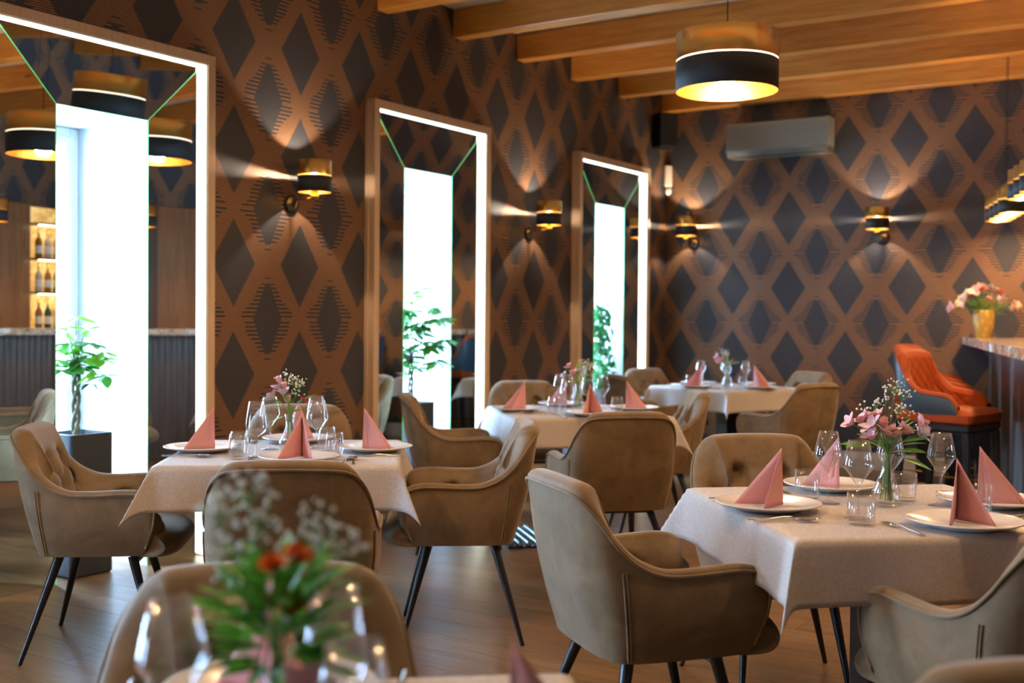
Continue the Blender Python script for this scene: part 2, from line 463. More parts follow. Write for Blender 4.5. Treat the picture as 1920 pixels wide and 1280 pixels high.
# side wall with openings
wl = MB()
def slabyz(mb, y0, y1, z0, z1, x0=-0.14, x1=0.0): mb.box((x0, y0, z0), (x1, y1, z1))
ys = sorted(WIN_ALL, key=lambda t: t[1]); prev = YF
for n, yc in ys:
    slabyz(wl, prev, yc - OPW / 2, 0, ZC); slabyz(wl, yc - OPW / 2, yc + OPW / 2, OPT, ZC); prev = yc + OPW / 2
slabyz(wl, prev, YB, 0, ZC)
struct(wl.obj('wall_left', MAT['wall_left']), 'long wall papered with copper and charcoal diamond pattern')
struct(MB().box((-0.14, YB, 0), (XR, YB + 0.12, ZC)).obj('wall_back', MAT['wall_back']), 'end wall with diamond patterned wallpaper')
struct(MB().box((XR, YF, 0), (XR + 0.12, YB, ZC)).obj('wall_right', MAT['wall_left']), 'wallpapered wall behind the bar')
struct(MB().box((-0.14, YF - 0.12, 0), (XR, YF, ZC)).obj('wall_front', MAT['wall_back']), 'wall behind the camera')
def skirt(name, lo, hi, axis):
    mb = MB()
    if axis == 0:
        mb.bbox((lo[0], lo[1] - 0.016, 0), (hi[0], lo[1], 0.115), 0.003); mb.bbox((lo[0], lo[1] - 0.010, 0.112), (hi[0], lo[1], 0.150), 0.004)
    else:
        mb.bbox((lo[0], lo[1], 0), (lo[0] + 0.016, hi[1], 0.115), 0.003); mb.bbox((lo[0], lo[1], 0.112), (lo[0] + 0.010, hi[1], 0.150), 0.004)
    return struct(mb.obj(name, MAT['skirting']))
skirt('baseboard_back', (0.02, YB - 0.001), (2.95, YB), 0)
FRW, FRT = 1.325, 2.70
gaps = [(YF, ys[0][1] - FRW / 2)] + [(ys[i][1] + FRW / 2, ys[i + 1][1] - FRW / 2) for i in range(len(ys) - 1)] + [(ys[-1][1] + FRW / 2, YB - 0.02)]
mbk = MB()
for a, b_ in gaps:
    mbk.bbox((0.001, a + 0.003, 0), (0.016, b_ - 0.003, 0.115), 0.003); mbk.bbox((0.001, a + 0.003, 0.112), (0.010, b_ - 0.003, 0.15), 0.004)
struct(mbk.obj('baseboard_left', MAT['skirting']))

# windows: a maple frame holding splayed mirror panels round a deep white reveal
def make_window(n, yc):
    w = struct(empty('window_%d' % max(n, 0) if n >= 0 else 'window_4', (0, yc, 0)), 'tall window recess framed by bevelled mirrors and a light strip')
    h, t, d = FRW / 2, FRT, 0.078; fw = 0.052
    f = MB()
    f.bbox((0.0005, -h, 0), (d, -h + fw, t), 0.002); f.bbox((0.0005, h - fw, 0), (d, h, t), 0.002); f.bbox((0.0005, -h + fw, t - fw), (d, h - fw, t), 0.002)
    f.bbox((0.0005, -h - 0.007, 0), (0.03, -h, t - 0.03), 0.001); 
    f.obj('frame', MAT['frame'], w)
    xi, xo = 0.006, 0.0275; hi = OPW / 2; ho = h - fw - 0.004; to = t - fw - 0.004
    lip = MB()
    lip.box((0.001, -ho - .0035, 0), (0.055, -ho, to)); lip.box((0.001, ho, 0), (0.066, ho + .0035, to)); lip.box((0.001, -ho, to), (0.066, ho, to + .0035))
    lip.obj('light_channel', MAT['white'], w)
    L = MB()
    L.box((xo + 0.001, ho - 0.006, 0.01), (0.062, ho - .0002, to - 0.003)); L.box((xo + 0.001, -ho + .0002, 0.01), (0.052, -ho + 0.006, to - 0.003)); L.box((xo + 0.001, -ho + .007, to - 0.0062), (0.058, ho - .007, to - .0002))
    L.obj('light_strip', MAT['led'], w)
    def panel(a, b_, c, d_, th=0.004):
        q = [Vector(p) for p in (a, b_, c, d_)]; nn = (q[1] - q[0]).cross(q[3] - q[0]).normalized()
        if nn.x < 0: nn = -nn
        mb = MB(); mb.add(q + [p - nn * th for p in q], [(0, 1, 2, 3), (4, 5, 6, 7), (0, 1, 5, 4), (1, 2, 6, 5), (2, 3, 7, 6), (3, 0, 4, 7)])
        mb.obj('mirror_panel', MAT['mirror'], w)
    ti = OPT
    panel((xo, -ho, 0), (xi, -hi, 0), (xi, -hi, ti), (xo, -ho, to))
    panel((xo, ho, 0), (xi, hi, 0), (xi, hi, ti), (xo, ho, to))
    panel((xo, -ho, to), (xi, -hi, ti), (xi, hi, ti), (xo, ho, to))
    e = MB(); r = 0.0022
    e.tube([(xo + .001, -ho, to), (xi + .001, -hi, ti)], r, 4); e.tube([(xo + .001, ho, to), (xi + .001, hi, ti)], r, 4)
    e.tube([(xi + .001, -hi, 0), (xi + .001, -hi, ti), (xi + .001, hi, ti), (xi + .001, hi, 0)], r, 4)
    e.obj('glass_edge', MAT['edge'], w)
    # reveal box, in two parts so that its floor continues the boards
    D = 0.56 if n > 0 else 0.16
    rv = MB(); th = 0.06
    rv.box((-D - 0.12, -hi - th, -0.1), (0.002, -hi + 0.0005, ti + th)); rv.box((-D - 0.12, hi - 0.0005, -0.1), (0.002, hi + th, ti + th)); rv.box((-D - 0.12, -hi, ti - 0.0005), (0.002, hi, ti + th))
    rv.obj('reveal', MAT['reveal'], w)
    fb = MB()
    for k in range(3):
        fb.box((-D - .1, -hi + k * OPW / 3 + 0.001, -0.03), (-0.001, -hi + (k + 1) * OPW / 3 - 0.001, 0.0))
    fb.obj('recess_floor', MAT['plank'], w)
    cs = MB(); fr = 0.05
    cs.bbox((-D - 0.05, -hi, 0.0), (-D, -hi + fr, ti), 0.004); cs.bbox((-D - 0.05, hi - fr, 0.0), (-D, hi, ti), 0.004)
    cs.bbox((-D - 0.05, -hi + fr, ti - fr), (-D, hi - fr, ti), 0.004); cs.bbox((-D - 0.05, -hi + fr, 0), (-D, hi - fr, fr), 0.004)
    q = hi - fr - 0.004
    cs.bbox((-D - 0.04, -q, fr), (-D + 0.015, -q + 0.04, ti - fr - .004), 0.004); cs.bbox((-D - 0.04, q - 0.04, fr), (-D + 0.015, q, ti - fr - .004), 0.004)
    cs.bbox((-D - 0.04, -q + .04, ti - fr - 0.045), (-D + 0.015, q - .04, ti - fr - .004), 0.004); cs.bbox((-D - 0.04, -q + .04, fr), (-D + 0.015, q - .04, fr + 0.045), 0.004)
    cs.obj('casement', MAT['white'], w)
    MB().box((-D - 0.02, -q + .04, fr + .045), (-D - 0.014, q - .04, ti - fr - .045)).obj('pane', MAT['glass'], w)
for n, yc in WIN_ALL: make_window(n, yc)

# ---------------------------------------------------------------- lamps
def shade_mb(rad, z0, z1, zt, th=0.002, n=40):
    """gold upper, black lower, gold lining: returns three builders"""
    up_ = MB().lathe([(rad, zt + 0.004), (rad, z1), (rad - th, z1), (rad - th, zt + 0.004), (rad, zt + 0.004)], n)
    lo = MB().lathe([(rad - th, z0), (rad, z0), (rad, zt - 0.004), (rad - th, zt - 0.004)], n)
    li = MB().lathe([(rad - th - .0006, z0 + .0005), (rad - th - .0006, zt - 0.004)], n)
    return up_, lo, li
def pendant(loc, label, cat='pendant lamp'):
    t = tag(empty('pendant_lamp', loc), label, cat)
    up_, lo, li = shade_mb(0.262, -0.145, 0.15, 0.01)
    s = up_.obj('shade', MAT['gold'], t); s['label'] = 'polished gold upper band of the shade'
    s = lo.obj('shade', MAT['black_fabric'], t); s['label'] = 'black lower band of the shade'
    li.obj('lining', MAT['gold_in'], t)
    MB().lathe([(0.2585, 0.0062), (0.259, 0.0138)], 40).obj('seam', MAT['slitglow'], t)
    sp_ = MB()
    for k in range(3):
        a = 2 * PI * k / 3 + .4; sp_.tube([(0, 0, 0.11), (0.265 * math.cos(a), 0.265 * math.sin(a), 0.11)], 0.002, 6)
    sp_.obj('spider', MAT['black_metal'], t)
    h = MB().lathe([(0.001, 0.12), (0.022, 0.12), (0.022, -0.03), (0.017, -0.05), (0.001, -0.05)], 16).obj('bulb_holder', MAT['black_metal'], t)
    MB().ball((0, 0, -0.095), 0.04, 16, 12).obj('bulb', MAT['bulb'], t)
    MB().tube([(0, 0, 0.11), (0, 0, ZC - loc[2] - 0.0)], 0.003, 6).obj('cord', MAT['black_metal'], t)
    MB().lathe([(0.001, ZC - loc[2] - .03), (0.05, ZC - loc[2] - .03), (0.05, ZC - loc[2]), (0.001, ZC - loc[2])], 20).obj('ceiling_rose', MAT['black_metal'], t)
    l = light('pendant_light', 'POINT', (loc[0], loc[1], loc[2] - 0.095), PEND_W, LAMP_COL, shadow_soft_size=0.06)
    return t
pendant((2.505, 5.57, 2.625), 'large drum pendant lamp, gold above black, hanging under the pine beams')
for px_, py_, w_ in ((2.45, 2.9, 'over the front left table'), (2.45, 0.2, 'behind the camera by the mirror wall'), (4.55, 3.3, 'over the front right table')):  # out-of-view pendants, added to give the room more warm light
    pendant((px_, py_, 2.655), 'unseen drum pendant lamp added as fill light ' + w_)

def sconce(loc, rz, label):
    """local +Y is out of the wall"""
    t = tag(empty('wall_lamp', loc, rz), label, 'wall lamp', 'gold and black wall lamps')
    pl = MB(); n = 28
    P = [[(r_ * math.cos(2 * PI * i / n), y_, r_ * math.sin(2 * PI * i / n)) for r_, y_ in ((0.001, 0.022), (0.048, 0.022), (0.055, 0.017), (0.055, 0.0), (0.001, 0.0))] for i in range(n)]
    pl.grid(P, closeu=True); pl.obj('wall_plate', MAT['black_metal'], t)
    MB().tube([(0, 0.02, -0.02), (0, 0.035, -0.02), (0, 0.045, -0.005), (0, 0.05, 0.02), (0, 0.07, 0.028), (0, 0.20, 0.03)], [.007, .007, .006, .006, .006, .006], 10).obj('arm', MAT['brass'], t)
    c = (0, 0.19, 0.03)
    g = empty('shade', c, 0, t)
    up_, lo, li = shade_mb(0.098, 0.032, 0.218, 0.128, n=36)
    up_.obj('gold_band', MAT['gold'], g); lo.obj('black_band', MAT['black_fabric'], g); li.obj('lining', MAT['gold_in'], g)
    hd = MB().lathe([(0.001, 0.0), (0.024, 0.0), (0.026, 0.01), (0.024, 0.014), (0.022, 0.05), (0.001, 0.05)], 18, c); hd.obj('bulb_holder', MAT['brass'], t)
    MB().ball((c[0], c[1], c[2] + 0.095), 0.02, 12, 8).obj('bulb', MAT['bulb'], t)
    sp_ = MB(); 
    for k in range(3):
        a = 2 * PI * k / 3 + .5; sp_.tube([(c[0], c[1], c[2] + .046), (c[0] + .094 * math.cos(a), c[1] + .094 * math.sin(a), c[2] + .046)], 0.0015, 5)
    sp_.obj('spider', MAT['brass'], t)
    o = Matrix.Rotation(rz, 4, 'Z') @ Vector((c[0], c[1], c[2] + 0.125))
    light('wall_lamp_light', 'POINT', Vector(loc) + o, SCONCE_W, WARM_WHITE, shadow_soft_size=0.012)
sconce((0.0, 4.985, 1.965), R(-90), 'wall lamp between the first and second mirror windows')
sconce((0.0, 7.63, 1.965), R(-90), 'wall lamp between the second and third mirror windows')
sconce((0.30, YB, 2.03), R(180), 'wall lamp in the corner of the end wall')
sconce((2.08, YB, 2.03), R(180), 'wall lamp on the end wall, nearest the bar')
for yy, w_ in ((2.34, 'left of the first mirror window, outside the view'), (-0.32, 'behind the camera')): sconce((0.0, yy, 1.965), R(-90), 'wall lamp of the mirror wall ' + w_)

# ---------------------------------------------------------------- dining chair
def make_chair():
    t = empty('dining_chair')
    rim = [(.250, .205, .43), (.262, .232, .50), (.266, .236, .565), (.268, .215, .61), (.269, .16, .627), (.270, .08, .627), (.270, 0.0, .624), (.268, -.08, .628), (.263, -.15, .655),
           (.255, -.205, .702), (.242, -.245, .757), (.217, -.280, .808), (.180, -.303, .834), (.115, -.315, .842), (0, -.319, .844)]
    bas = [(.228, .195, .405), (.235, .20, .40), (.238, .195, .395), (.24, .18, .393), (.243, .14, .392), (.245, .07, .392), (.245, 0, .392), (.243, -.07, .392), (.238, -.125, .392),
           (.228, -.165, .392), (.210, -.190, .392), (.18, -.205, .392), (.145, -.213, .392), (.09, -.217, .392), (0, -.219, .392)]
    full = lambda p: p + [(-x, y_, z_) for x, y_, z_ in p[-2::-1]]
    N = 197
    RM, BS = catmull(full(rim), N), catmull(full(bas), N)
    nrm = []
    for i in range(N):
        a, b_ = RM[max(i - 1, 0)], RM[min(i + 1, N - 1)]; d = (b_ - a); d.z = 0
        if d.length < 1e-5: d = Vector((0, -1, 0))
        q = Vector((-d.y, d.x, 0)).normalized()
        c = Vector((RM[i].x, RM[i].y, 0)) - Vector((0, 0.02, 0))
        if q.dot(c) < 0: q = -q
        nrm.append(q)
    for _ in range(4):
        nrm = [nrm[0]] + [(nrm[i - 1] + nrm[i] * 2 + nrm[i + 1]).normalized() for i in range(1, N - 1)] + [nrm[-1]]
    nrm[0] = nrm[1] = nrm[2] = Vector((1, 0.15, 0)).normalized(); nrm[-1] = nrm[-2] = nrm[-3] = Vector((-1, 0.15, 0)).normalized()
    wid = []
    for i in range(N):
        bk = max(0, min(1, (-RM[i].y - .08) / .2)); wid.append(0.045 + 0.035 * bk)
    # outer shell
    sh = MB(); rows = []
    for i in range(N):
        row_ = []
        for k in range(9):
            s_ = k / 8; p = BS[i].lerp(RM[i], s_) + nrm[i] * (0.014 * math.sin(PI * min(1, s_ * 1.02)))
            row_.append(p)
        rows.append(row_)
    sh.grid(rows)
    # underside
    half = N // 2; und = []
    for i in range(half + 1):
        a, b_ = BS[i], BS[N - 1 - i]; und.append([a.lerp(b_, k / 4) for k in range(5)])
    sh.grid(und, smooth=False)
    sh.obj('outer_shell', MAT['velvet'], t)
    # inner upholstery with deep buttons
    btn = [Vector(p) for p in ((-.085, -.235, .73), (.085, -.235, .73), (0, -.225, .62), (-.165, -.19, .64), (.165, -.19, .64), (-.225, 0.03, .55), (.225, 0.03, .55))]
    seg = [(0, 2), (1, 2), (0, 3), (1, 4)]
    ext = [(btn[0], Vector((-.12, -.33, .88))), (btn[1], Vector((.12, -.33, .88))), (btn[2], Vector((0, -.2, .46))), (btn[3], Vector((-.2, -.17, .46))), (btn[4], Vector((.2, -.17, .46))),
           (btn[3], Vector((-.25, -.2, .72))), (btn[4], Vector((.25, -.2, .72))), (btn[5], Vector((-.22, .08, .46))), (btn[6], Vector((.22, .08, .46))), (btn[5], Vector((-.22, -.03, .46))), (btn[6], Vector((.22, -.03, .46))), (btn[0], Vector((0, -.34, .88))), (btn[1], Vector((0, -.34, .88)))]
    lines = [(btn[a], btn[b_]) for a, b_ in seg] + ext
    def perp(v, n_): return (v - n_ * v.dot(n_)).length
    def dent(p, n_):
        d = 0
        for b_ in btn:
            r_ = (p - b_).length if abs((p - b_).dot(n_)) > .12 else perp(p - b_, n_); d += 0.040 * math.exp(-(r_ / 0.036) ** 2)
            if r_ < .12:
                v_ = p - b_; t1 = n_.cross(Vector((0, 0, 1))); th_ = math.atan2(v_.z, v_.dot(t1))
                d += 0.0045 * math.cos(9 * th_ + b_.x * 40) * min(1, r_ / .02) * math.exp(-(r_ / .055) ** 2)
        for a, b_ in lines:
            ab = b_ - a; s_ = max(0, min(1, (p - a).dot(ab) / ab.dot(ab))); v_ = p - (a + ab * s_)
            if abs(v_.dot(n_)) > .12: continue
            d += 0.030 * (1 - 0.5 * s_) * math.exp(-(perp(v_, n_) / 0.0165) ** 2)
        return min(d, 0.056)
    rows = []
    inner_base = []
    for i in range(N):
        n_, w_ = nrm[i], wid[i]; row_ = []
        top, inn = RM[i], RM[i] - n_ * w_
        tanv = None
        m_ = 7                                      # rounded rim
        for k in range(m_ + 1):
            a = PI * k / m_; c = (top + inn) / 2
            up_v = (RM[i] - BS[i]).normalized()
            if i < 8 or i > N - 9:
                fw_ = 1 - min(i, N - 1 - i) / 8; up_v = (up_v * (1 - fw_) + Vector((0, 1, 0)) * fw_).normalized()
            row_.append(c + n_ * (w_ / 2 * math.cos(a)) + up_v * (w_ * .36 * math.sin(a)))
        bi = BS[i] - n_ * (w_ + 0.005); bi.z = 0.445
        inb = bi
        K = 40
        for k in range(1, K + 1):
            s_ = k / K; p = inn.lerp(inb, s_)
            bulge = 0.036 * math.sin(PI * min(1, s_ * 1.15)) if s_ < .87 else 0
            p2 = p - n_ * bulge
            row_.append(p2 + n_ * dent(p, n_) * min(1, s_ * 4))
        rows.append(row_)
    MB().grid(rows).obj('upholstery', MAT['velvet'], t)
    bt = MB()
    for b_ in btn:
        best = min(range(N), key=lambda i: (RM[i].lerp(BS[i], .5) - b_).length); bt.ball(b_ + nrm[best] * 0.004, 0.009, 8, 6)
    bt.obj('buttons', MAT['velvet'], t)
    pp = MB(); pp.tube([RM[i] + nrm[i] * 0.003 for i in range(0, N)], 0.0048, 6)
    for sgn in (1, -1):
        i = 62 if sgn > 0 else N - 1 - 62
        for di in (-0.006, 0.006):
            pts = []
            for k in range(9):
                s_ = 0.02 + 0.80 * k / 8; tv = (RM[i + 1] - RM[i]).normalized(); tv.z = 0
                pts.append(BS[i].lerp(RM[i], s_) + nrm[i] * (0.014 * math.sin(PI * s_) + 0.0012) + tv * di)
            pp.tube(pts, 0.0032, 5)
    pp.obj('piping', MAT['velvet'], t)
    # seat cushion
    prof = catmull([(0, -.165, .46), (0, -.13, .485), (0, -.02, .497), (0, .10, .503), (0, .20, .502), (0, .270, .490), (0, .312, .458), (0, .325, .42), (0, .305, .388), (0, .25, .374), (0, .17, .38)], 34)
    sb = [Vector(p) for p in ((-.09, .04, .48), (.09, .04, .48), (0, .15, .48), (-.17, .16, .48), (.17, .16, .48))]
    sl = [(sb[0], sb[2]), (sb[1], sb[2]), (sb[0], sb[3]), (sb[1], sb[4]), (sb[2], Vector((0, .33, .42))), (sb[3], Vector((-.15, .33, .42))), (sb[4], Vector((.15, .33, .42))), (sb[0], Vector((-.1, -.16, .46))), (sb[1], Vector((.1, -.16, .46)))]
    rows = []
    for i in range(37):
        u_ = -1 + 2 * i / 36; x_ = 0.232 * u_; e_ = abs(u_) ** 5
        row_ = []
        for p in prof:
            yy = p.y - (0.05 * e_ if p.y > 0.1 else 0); zz = .43 + (p.z - .43) * (1 - 0.25 * e_)
            q = Vector((x_ * (1 + 0.10 * max(0, min(1, (p.y - .22) / .08))), yy, zz))
            d = 0
            for b_ in sb: d += 0.014 * math.exp(-((Vector((q.x, q.y, .48)) - b_).length / 0.03) ** 2) * (1 if p.z > .4 else 0)
            for a, b_ in sl:
                ab = b_ - a; s_ = max(0, min(1, (q - a).dot(ab) / ab.dot(ab))); r_ = (q - (a + ab * s_)).length; d += 0.006 * math.exp(-(r_ / 0.009) ** 2)
            q = q - Vector((0, 0.3 * d, d))
            row_.append(q)
        rows.append(row_)
    cs = MB().grid(rows); cs.add(rows[0], [tuple(range(len(rows[0])))]); cs.add(rows[-1], [tuple(range(len(rows[-1])))]); cs.obj('seat', MAT['velvet'], t)
    fr = MB()
    fr.bbox((-.15, -.155, .372), (.15, -.125, .390), .002); fr.bbox((-.15, .125, .345), (.15, .155, .362), .002)
    fr.bbox((-.155, -.15, .374), (-.13, .14, .388), .002); fr.bbox((.13, -.15, .374), (.155, .14, .388), .002)
    fr.obj('base_frame', MAT['black_metal'], t)
    for sx_ in (1, -1):
        MB().tube([(sx_ * .155, -.13, .392), (sx_ * .28, -.245, 0.0)], [.019, .0085], 14).obj('leg', MAT['black_metal'], t)
        MB().tube([(sx_ * .150, .135, .375), (sx_ * .192, .235, 0.0)], [.019, .0085], 14).obj('leg', MAT['black_metal'], t)
    return t
chair0 = make_chair(); index_children()
def rzdir(fx, fy): return math.atan2(fy, fx) - PI / 2
# location, facing direction, label, group
CH = [((1.013, 2.91), (.77, .64), 'taupe velvet armchair left of the front left table, nearest the camera-side mirror'),
      ((2.035, 3.895), (-.80, -.60), 'taupe velvet armchair right of the front left table, turned back towards the window'),
      ((2.22, 2.72), (-.616, .788), 'taupe velvet armchair at the near side of the front left table, seen from behind'),
      ((1.05, 3.93), (.62, -.78), 'taupe velvet armchair behind the front left table, half hidden by glasses'),
      ((0.98, 5.32), (.74, .67), 'taupe velvet armchair left of the middle table, before the second mirror window'),
      ((2.17, 4.97), (-.70, .71), 'taupe velvet armchair at the near side of the middle table, back to us'),
      ((0.75, 6.50), (.695, -.719), 'taupe velvet armchair behind the middle table, facing us beside the second window frame'),
      ((1.74, 6.32), (-.80, -.60), 'taupe velvet armchair right of the middle table, its tufted back catching daylight'),
      ((0.80, 8.14), (.57, .82), 'taupe velvet armchair left of the far table, seen from behind under the third window'),
      ((0.54, 9.02), (.92, -.39), 'golden lit velvet armchair in the far left corner behind the far table'),
      ((2.01, 7.96), (-.91, .42), 'taupe velvet armchair right of the far table, seen from its outer side'),
      ((1.53, 9.33), (-.39, -.92), 'taupe velvet armchair between the far table and the end wall'),
      ((3.37, 2.95), (.61, .79), 'pale lit velvet armchair left of the front right table, its back towards us'),
      ((3.40, 3.92), (.62, -.78), 'taupe velvet armchair behind the front right table, tufted back facing us'),
      ((4.34, 2.97), (-.78, .63), 'taupe velvet armchair at the near side of the front right table'),
      ((3.56, 1.22), (.66, -.75), 'blurred velvet armchair behind the foreground table with the bouquet'),
      ((4.80, 1.39), (.62, -.78), 'blurred velvet armchair back in the bottom right corner')]
for i, (p, f, lab) in enumerate(CH):
    if i == 0: c = chair0; c.location = (*p, 0); c.rotation_euler = (0, 0, rzdir(*f)); tag(c, lab, 'chair', 'velvet dining armchairs')
    else: clone(chair0, (*p, 0), rzdir(*f), lab, 'chair', 'velvet dining armchairs')

# ---------------------------------------------------------------- tables
TH = 0.755
TABLES = {'front left table': ((1.545, 3.385), R(38), 0.45, 11), 'middle table': ((1.44, 5.90), R(44), 0.46, 5),
          'far table': ((1.19, 8.83), R(-23), 0.45, 8), 'front right table': ((3.908, 3.40), R(41.5), 0.455, 3), 'foreground table': ((3.88, 0.90), R(40), 0.45, 7)}
def cloth_mesh(h, d, seed, fold):
    rg = random.Random(seed); ph = [rg.uniform(0, 6.28) for _ in range(8)]
    n = 66; S = h + d; P = []
    rr = 0.012
    for i in range(n + 1):
        row_ = []
        for j in range(n + 1):
            a = -S + 2 * S * i / n; b_ = -S + 2 * S * j / n
            ca, cb = max(-h, min(h, a)), max(-h, min(h, b_)); s_, t_ = abs(a) - h, abs(b_) - h
            sa, sb_ = (1 if a > 0 else -1), (1 if b_ > 0 else -1)
            z = 0.0; x, y = ca, cb
            if s_ > 0 and t_ > 0:
                r_ = math.hypot(s_, t_); phi = math.atan2(t_, s_)
                k = 1 - abs(phi - PI / 4) / (PI / 4)
                ci = (0 if sa > 0 else 1) + (0 if sb_ > 0 else 2)
                al = R(fold[ci]) * (k ** 0.85)
                side = math.sin(2 * (phi - PI / 4)) * 0.22 * r_ * (1 - k * .3)
                flare = 0.06 * r_
                dx, dy = sa / math.sqrt(2), sb_ / math.sqrt(2)
                out = r_ * math.sin(al) + flare
                x = ca + dx * out + sa * max(0, -side) * 0.5 + dy * 0; y = cb + dy * out + sb_ * max(0, side) * 0.5
                x += -dy * sa * sb_ * 0 ; z = -r_ * math.cos(al)
            elif s_ > 0:
                cn = abs(b_) / h; wv = 0.010 * math.sin(b_ * 9 + ph[0]) + 0.006 * math.sin(b_ * 21 + ph[1])
                out = s_ * (0.10 + 0.05 * cn ** 3) + wv * (s_ / d) ** 1.2
                x = ca + sa * out; z = -s_ * 0.99
            elif t_ > 0:
                cn = abs(a) / h; wv = 0.010 * math.sin(a * 9 + ph[2]) + 0.006 * math.sin(a * 21 + ph[3])
                out = t_ * (0.10 + 0.05 * cn ** 3) + wv * (t_ / d) ** 1.2
                y = cb + sb_ * out; z = -t_ * 0.99
            row_.append(Vector((x, y, z)))
        P.append(row_)
    mb = MB().grid(P); mb.uv = [(-S + 2 * S * i / n, -S + 2 * S * j / n) for i in range(n + 1) for j in range(n + 1)]
    return mb
def local(tb, x, y):
    (cx, cy2), th, _, _ = TABLES[tb]; return (cx + x * math.cos(th) - y * math.sin(th), cy2 + x * math.sin(th) + y * math.cos(th))
for nm, ((cx, cy2), th, h, seed) in TABLES.items():
    t = tag(empty('dining_table', (cx, cy2, 0), th), 'square pedestal %s under a pale cloth' % nm, 'table', 'square dining tables')
    MB().bbox((-h + .012, -h + .012, TH - 0.032), (h - .012, h - .012, TH - 0.004), .004).obj('tabletop', MAT['darkwood'], t)
    MB().bbox((-.065, -.065, .016), (.065, .065, TH - .032), .004).obj('column', MAT['black_metal'], t)
    MB().bbox((-.19, -.19, 0), (.19, .19, .016), .005).obj('base_plate', MAT['black_metal'], t)
    fold = {'front right table': (24, 30, 30, 16), 'front left table': (26, 34, 26, 30)}.get(nm, (26, 26, 26, 26))
    mb = cloth_mesh(h, 0.172, seed, fold)
    o = mb.obj('tablecloth', MAT['cloth'], None, (cx, cy2, TH), th)
    sm_ = o.modifiers.new('soft', 'SMOOTH'); sm_.factor = 0.5; sm_.iterations = 3
    so = o.modifiers.new('thick', 'SOLIDIFY'); so.thickness = 0.0016; so.offset = -1
    tag(o, 'pale jacquard tablecloth hanging over the %s' % nm, 'tablecloth', 'pale jacquard tablecloths')

# ---------------------------------------------------------------- tableware
ZT = TH + 0.0015
plate = empty('dinner_plate')
MB().lathe([(0.001, .004), (0.085, .004), (0.088, .001), (0.092, .001), (0.094, .005), (0.145, .017), (0.152, .020), (0.1525, .0225), (0.150, .0235), (0.143, .0215), (0.100, .0120), (0.092, .009), (0.001, .008)], 56).obj('dish', MAT['porcelain'], plate)
def napkin_mb(v):
    rg = random.Random(v); h = 0.166
    mb = MB()
    def tri(A, B, C, bulge, n=9):
        A, B, C = Vector(A), Vector(B), Vector(C); nn = (B - A).cross(C - A).normalized()
        idx = {}; vs_ = []
        for i in range(n + 1):
            for j in range(n + 1 - i):
                a, b_ = i / n, j / n; c = 1 - a - b_
                idx[(i, j)] = len(vs_); vs_.append(A * c + B * a + C * b_ + nn * bulge * 27 * a * b_ * c * .6)
        fs = []
        for i in range(n):
            for j in range(n - i):
                fs.append((idx[(i, j)], idx[(i + 1, j)], idx[(i, j + 1)]))
                if j < n - i - 1: fs.append((idx[(i + 1, j)], idx[(i + 1, j + 1)], idx[(i, j + 1)]))
        mb.add(vs_, fs, True)
    for s_ in (1, -1):
        w_ = 0.066 + rg.uniform(-.008, .008); tip = (s_ * w_, -0.068 + rg.uniform(-.01, .01), 0); ap = (0, .045, h); sp0 = (0, .052, 0)
        inn = (s_ * 0.022, .012, 0); low = (s_ * w_ * .82, -.030, 0)
        tri(sp0, tip, ap, 0.006 * s_); tri(inn, tip, ap, -0.004 * s_)
        tri((s_ * .012, .03, 0.0006), (s_ * w_ * .95, -.058, .0006), (0, .043, h * .985), 0.0)
    return mb
nap_meshes = []
for v in range(3):
    o = napkin_mb(v).obj('sheet', MAT['napkin'], empty('folded_napkin')); so = o.modifiers.new('t', 'SOLIDIFY'); so.thickness = 0.0012; nap_meshes.append(o.parent)
def wine_mb(kind):
    if kind == 0:   # angular bowl
        out = [(.001, .0), (.036, .0), (.037, .0015), (.012, .006), (.0045, .012), (.0038, .05), (.0042, .088), (.008, .094), (.041, .142), (.0415, .148), (.028, .215)]
    else:           # tulip bowl
        out = [(.001, .0), (.035, .0), (.036, .0015), (.012, .006), (.0045, .012), (.0038, .05), (.0042, .076), (.012, .081), (.034, .096), (.0405, .112), (.0395, .135), (.029, .215)]
    k = next(i for i, p in enumerate(out) if p[1] > .085) if kind == 0 else 7
    inn = [(max(.001, r_ - .0011), z_ + (.002 if i_ == 0 else 0)) for i_, (r_, z_) in enumerate(out[k:])][::-1] + [(0.0005, out[k][1] + .0005)]
    return MB().lathe(out + inn, 40)
wine = []
for kind in (0, 1):
    e = empty('wine_glass'); wine_mb(kind).obj('glass_body', MAT['glass'], e); wine.append(e)
tumb = []
e = empty('water_tumbler'); MB().lathe([(.001, 0), (.026, 0), (.030, .004), (.0365, .030), (.0370, .045), (.0315, .095), (.0302, .095), (.0358, .045), (.0352, .030), (.028, .008), (.001, .007)], 40).obj('glass_body', MAT['glass'], e); tumb.append(e)
e = empty('water_tumbler'); MB().lathe([(.001, 0), (.033, 0), (.036, .003), (.0375, .03), (.0380, .085), (.0368, .085), (.0362, .03), (.034, .010), (.001, .009)], 40).obj('glass_body', MAT['glass'], e); tumb.append(e)
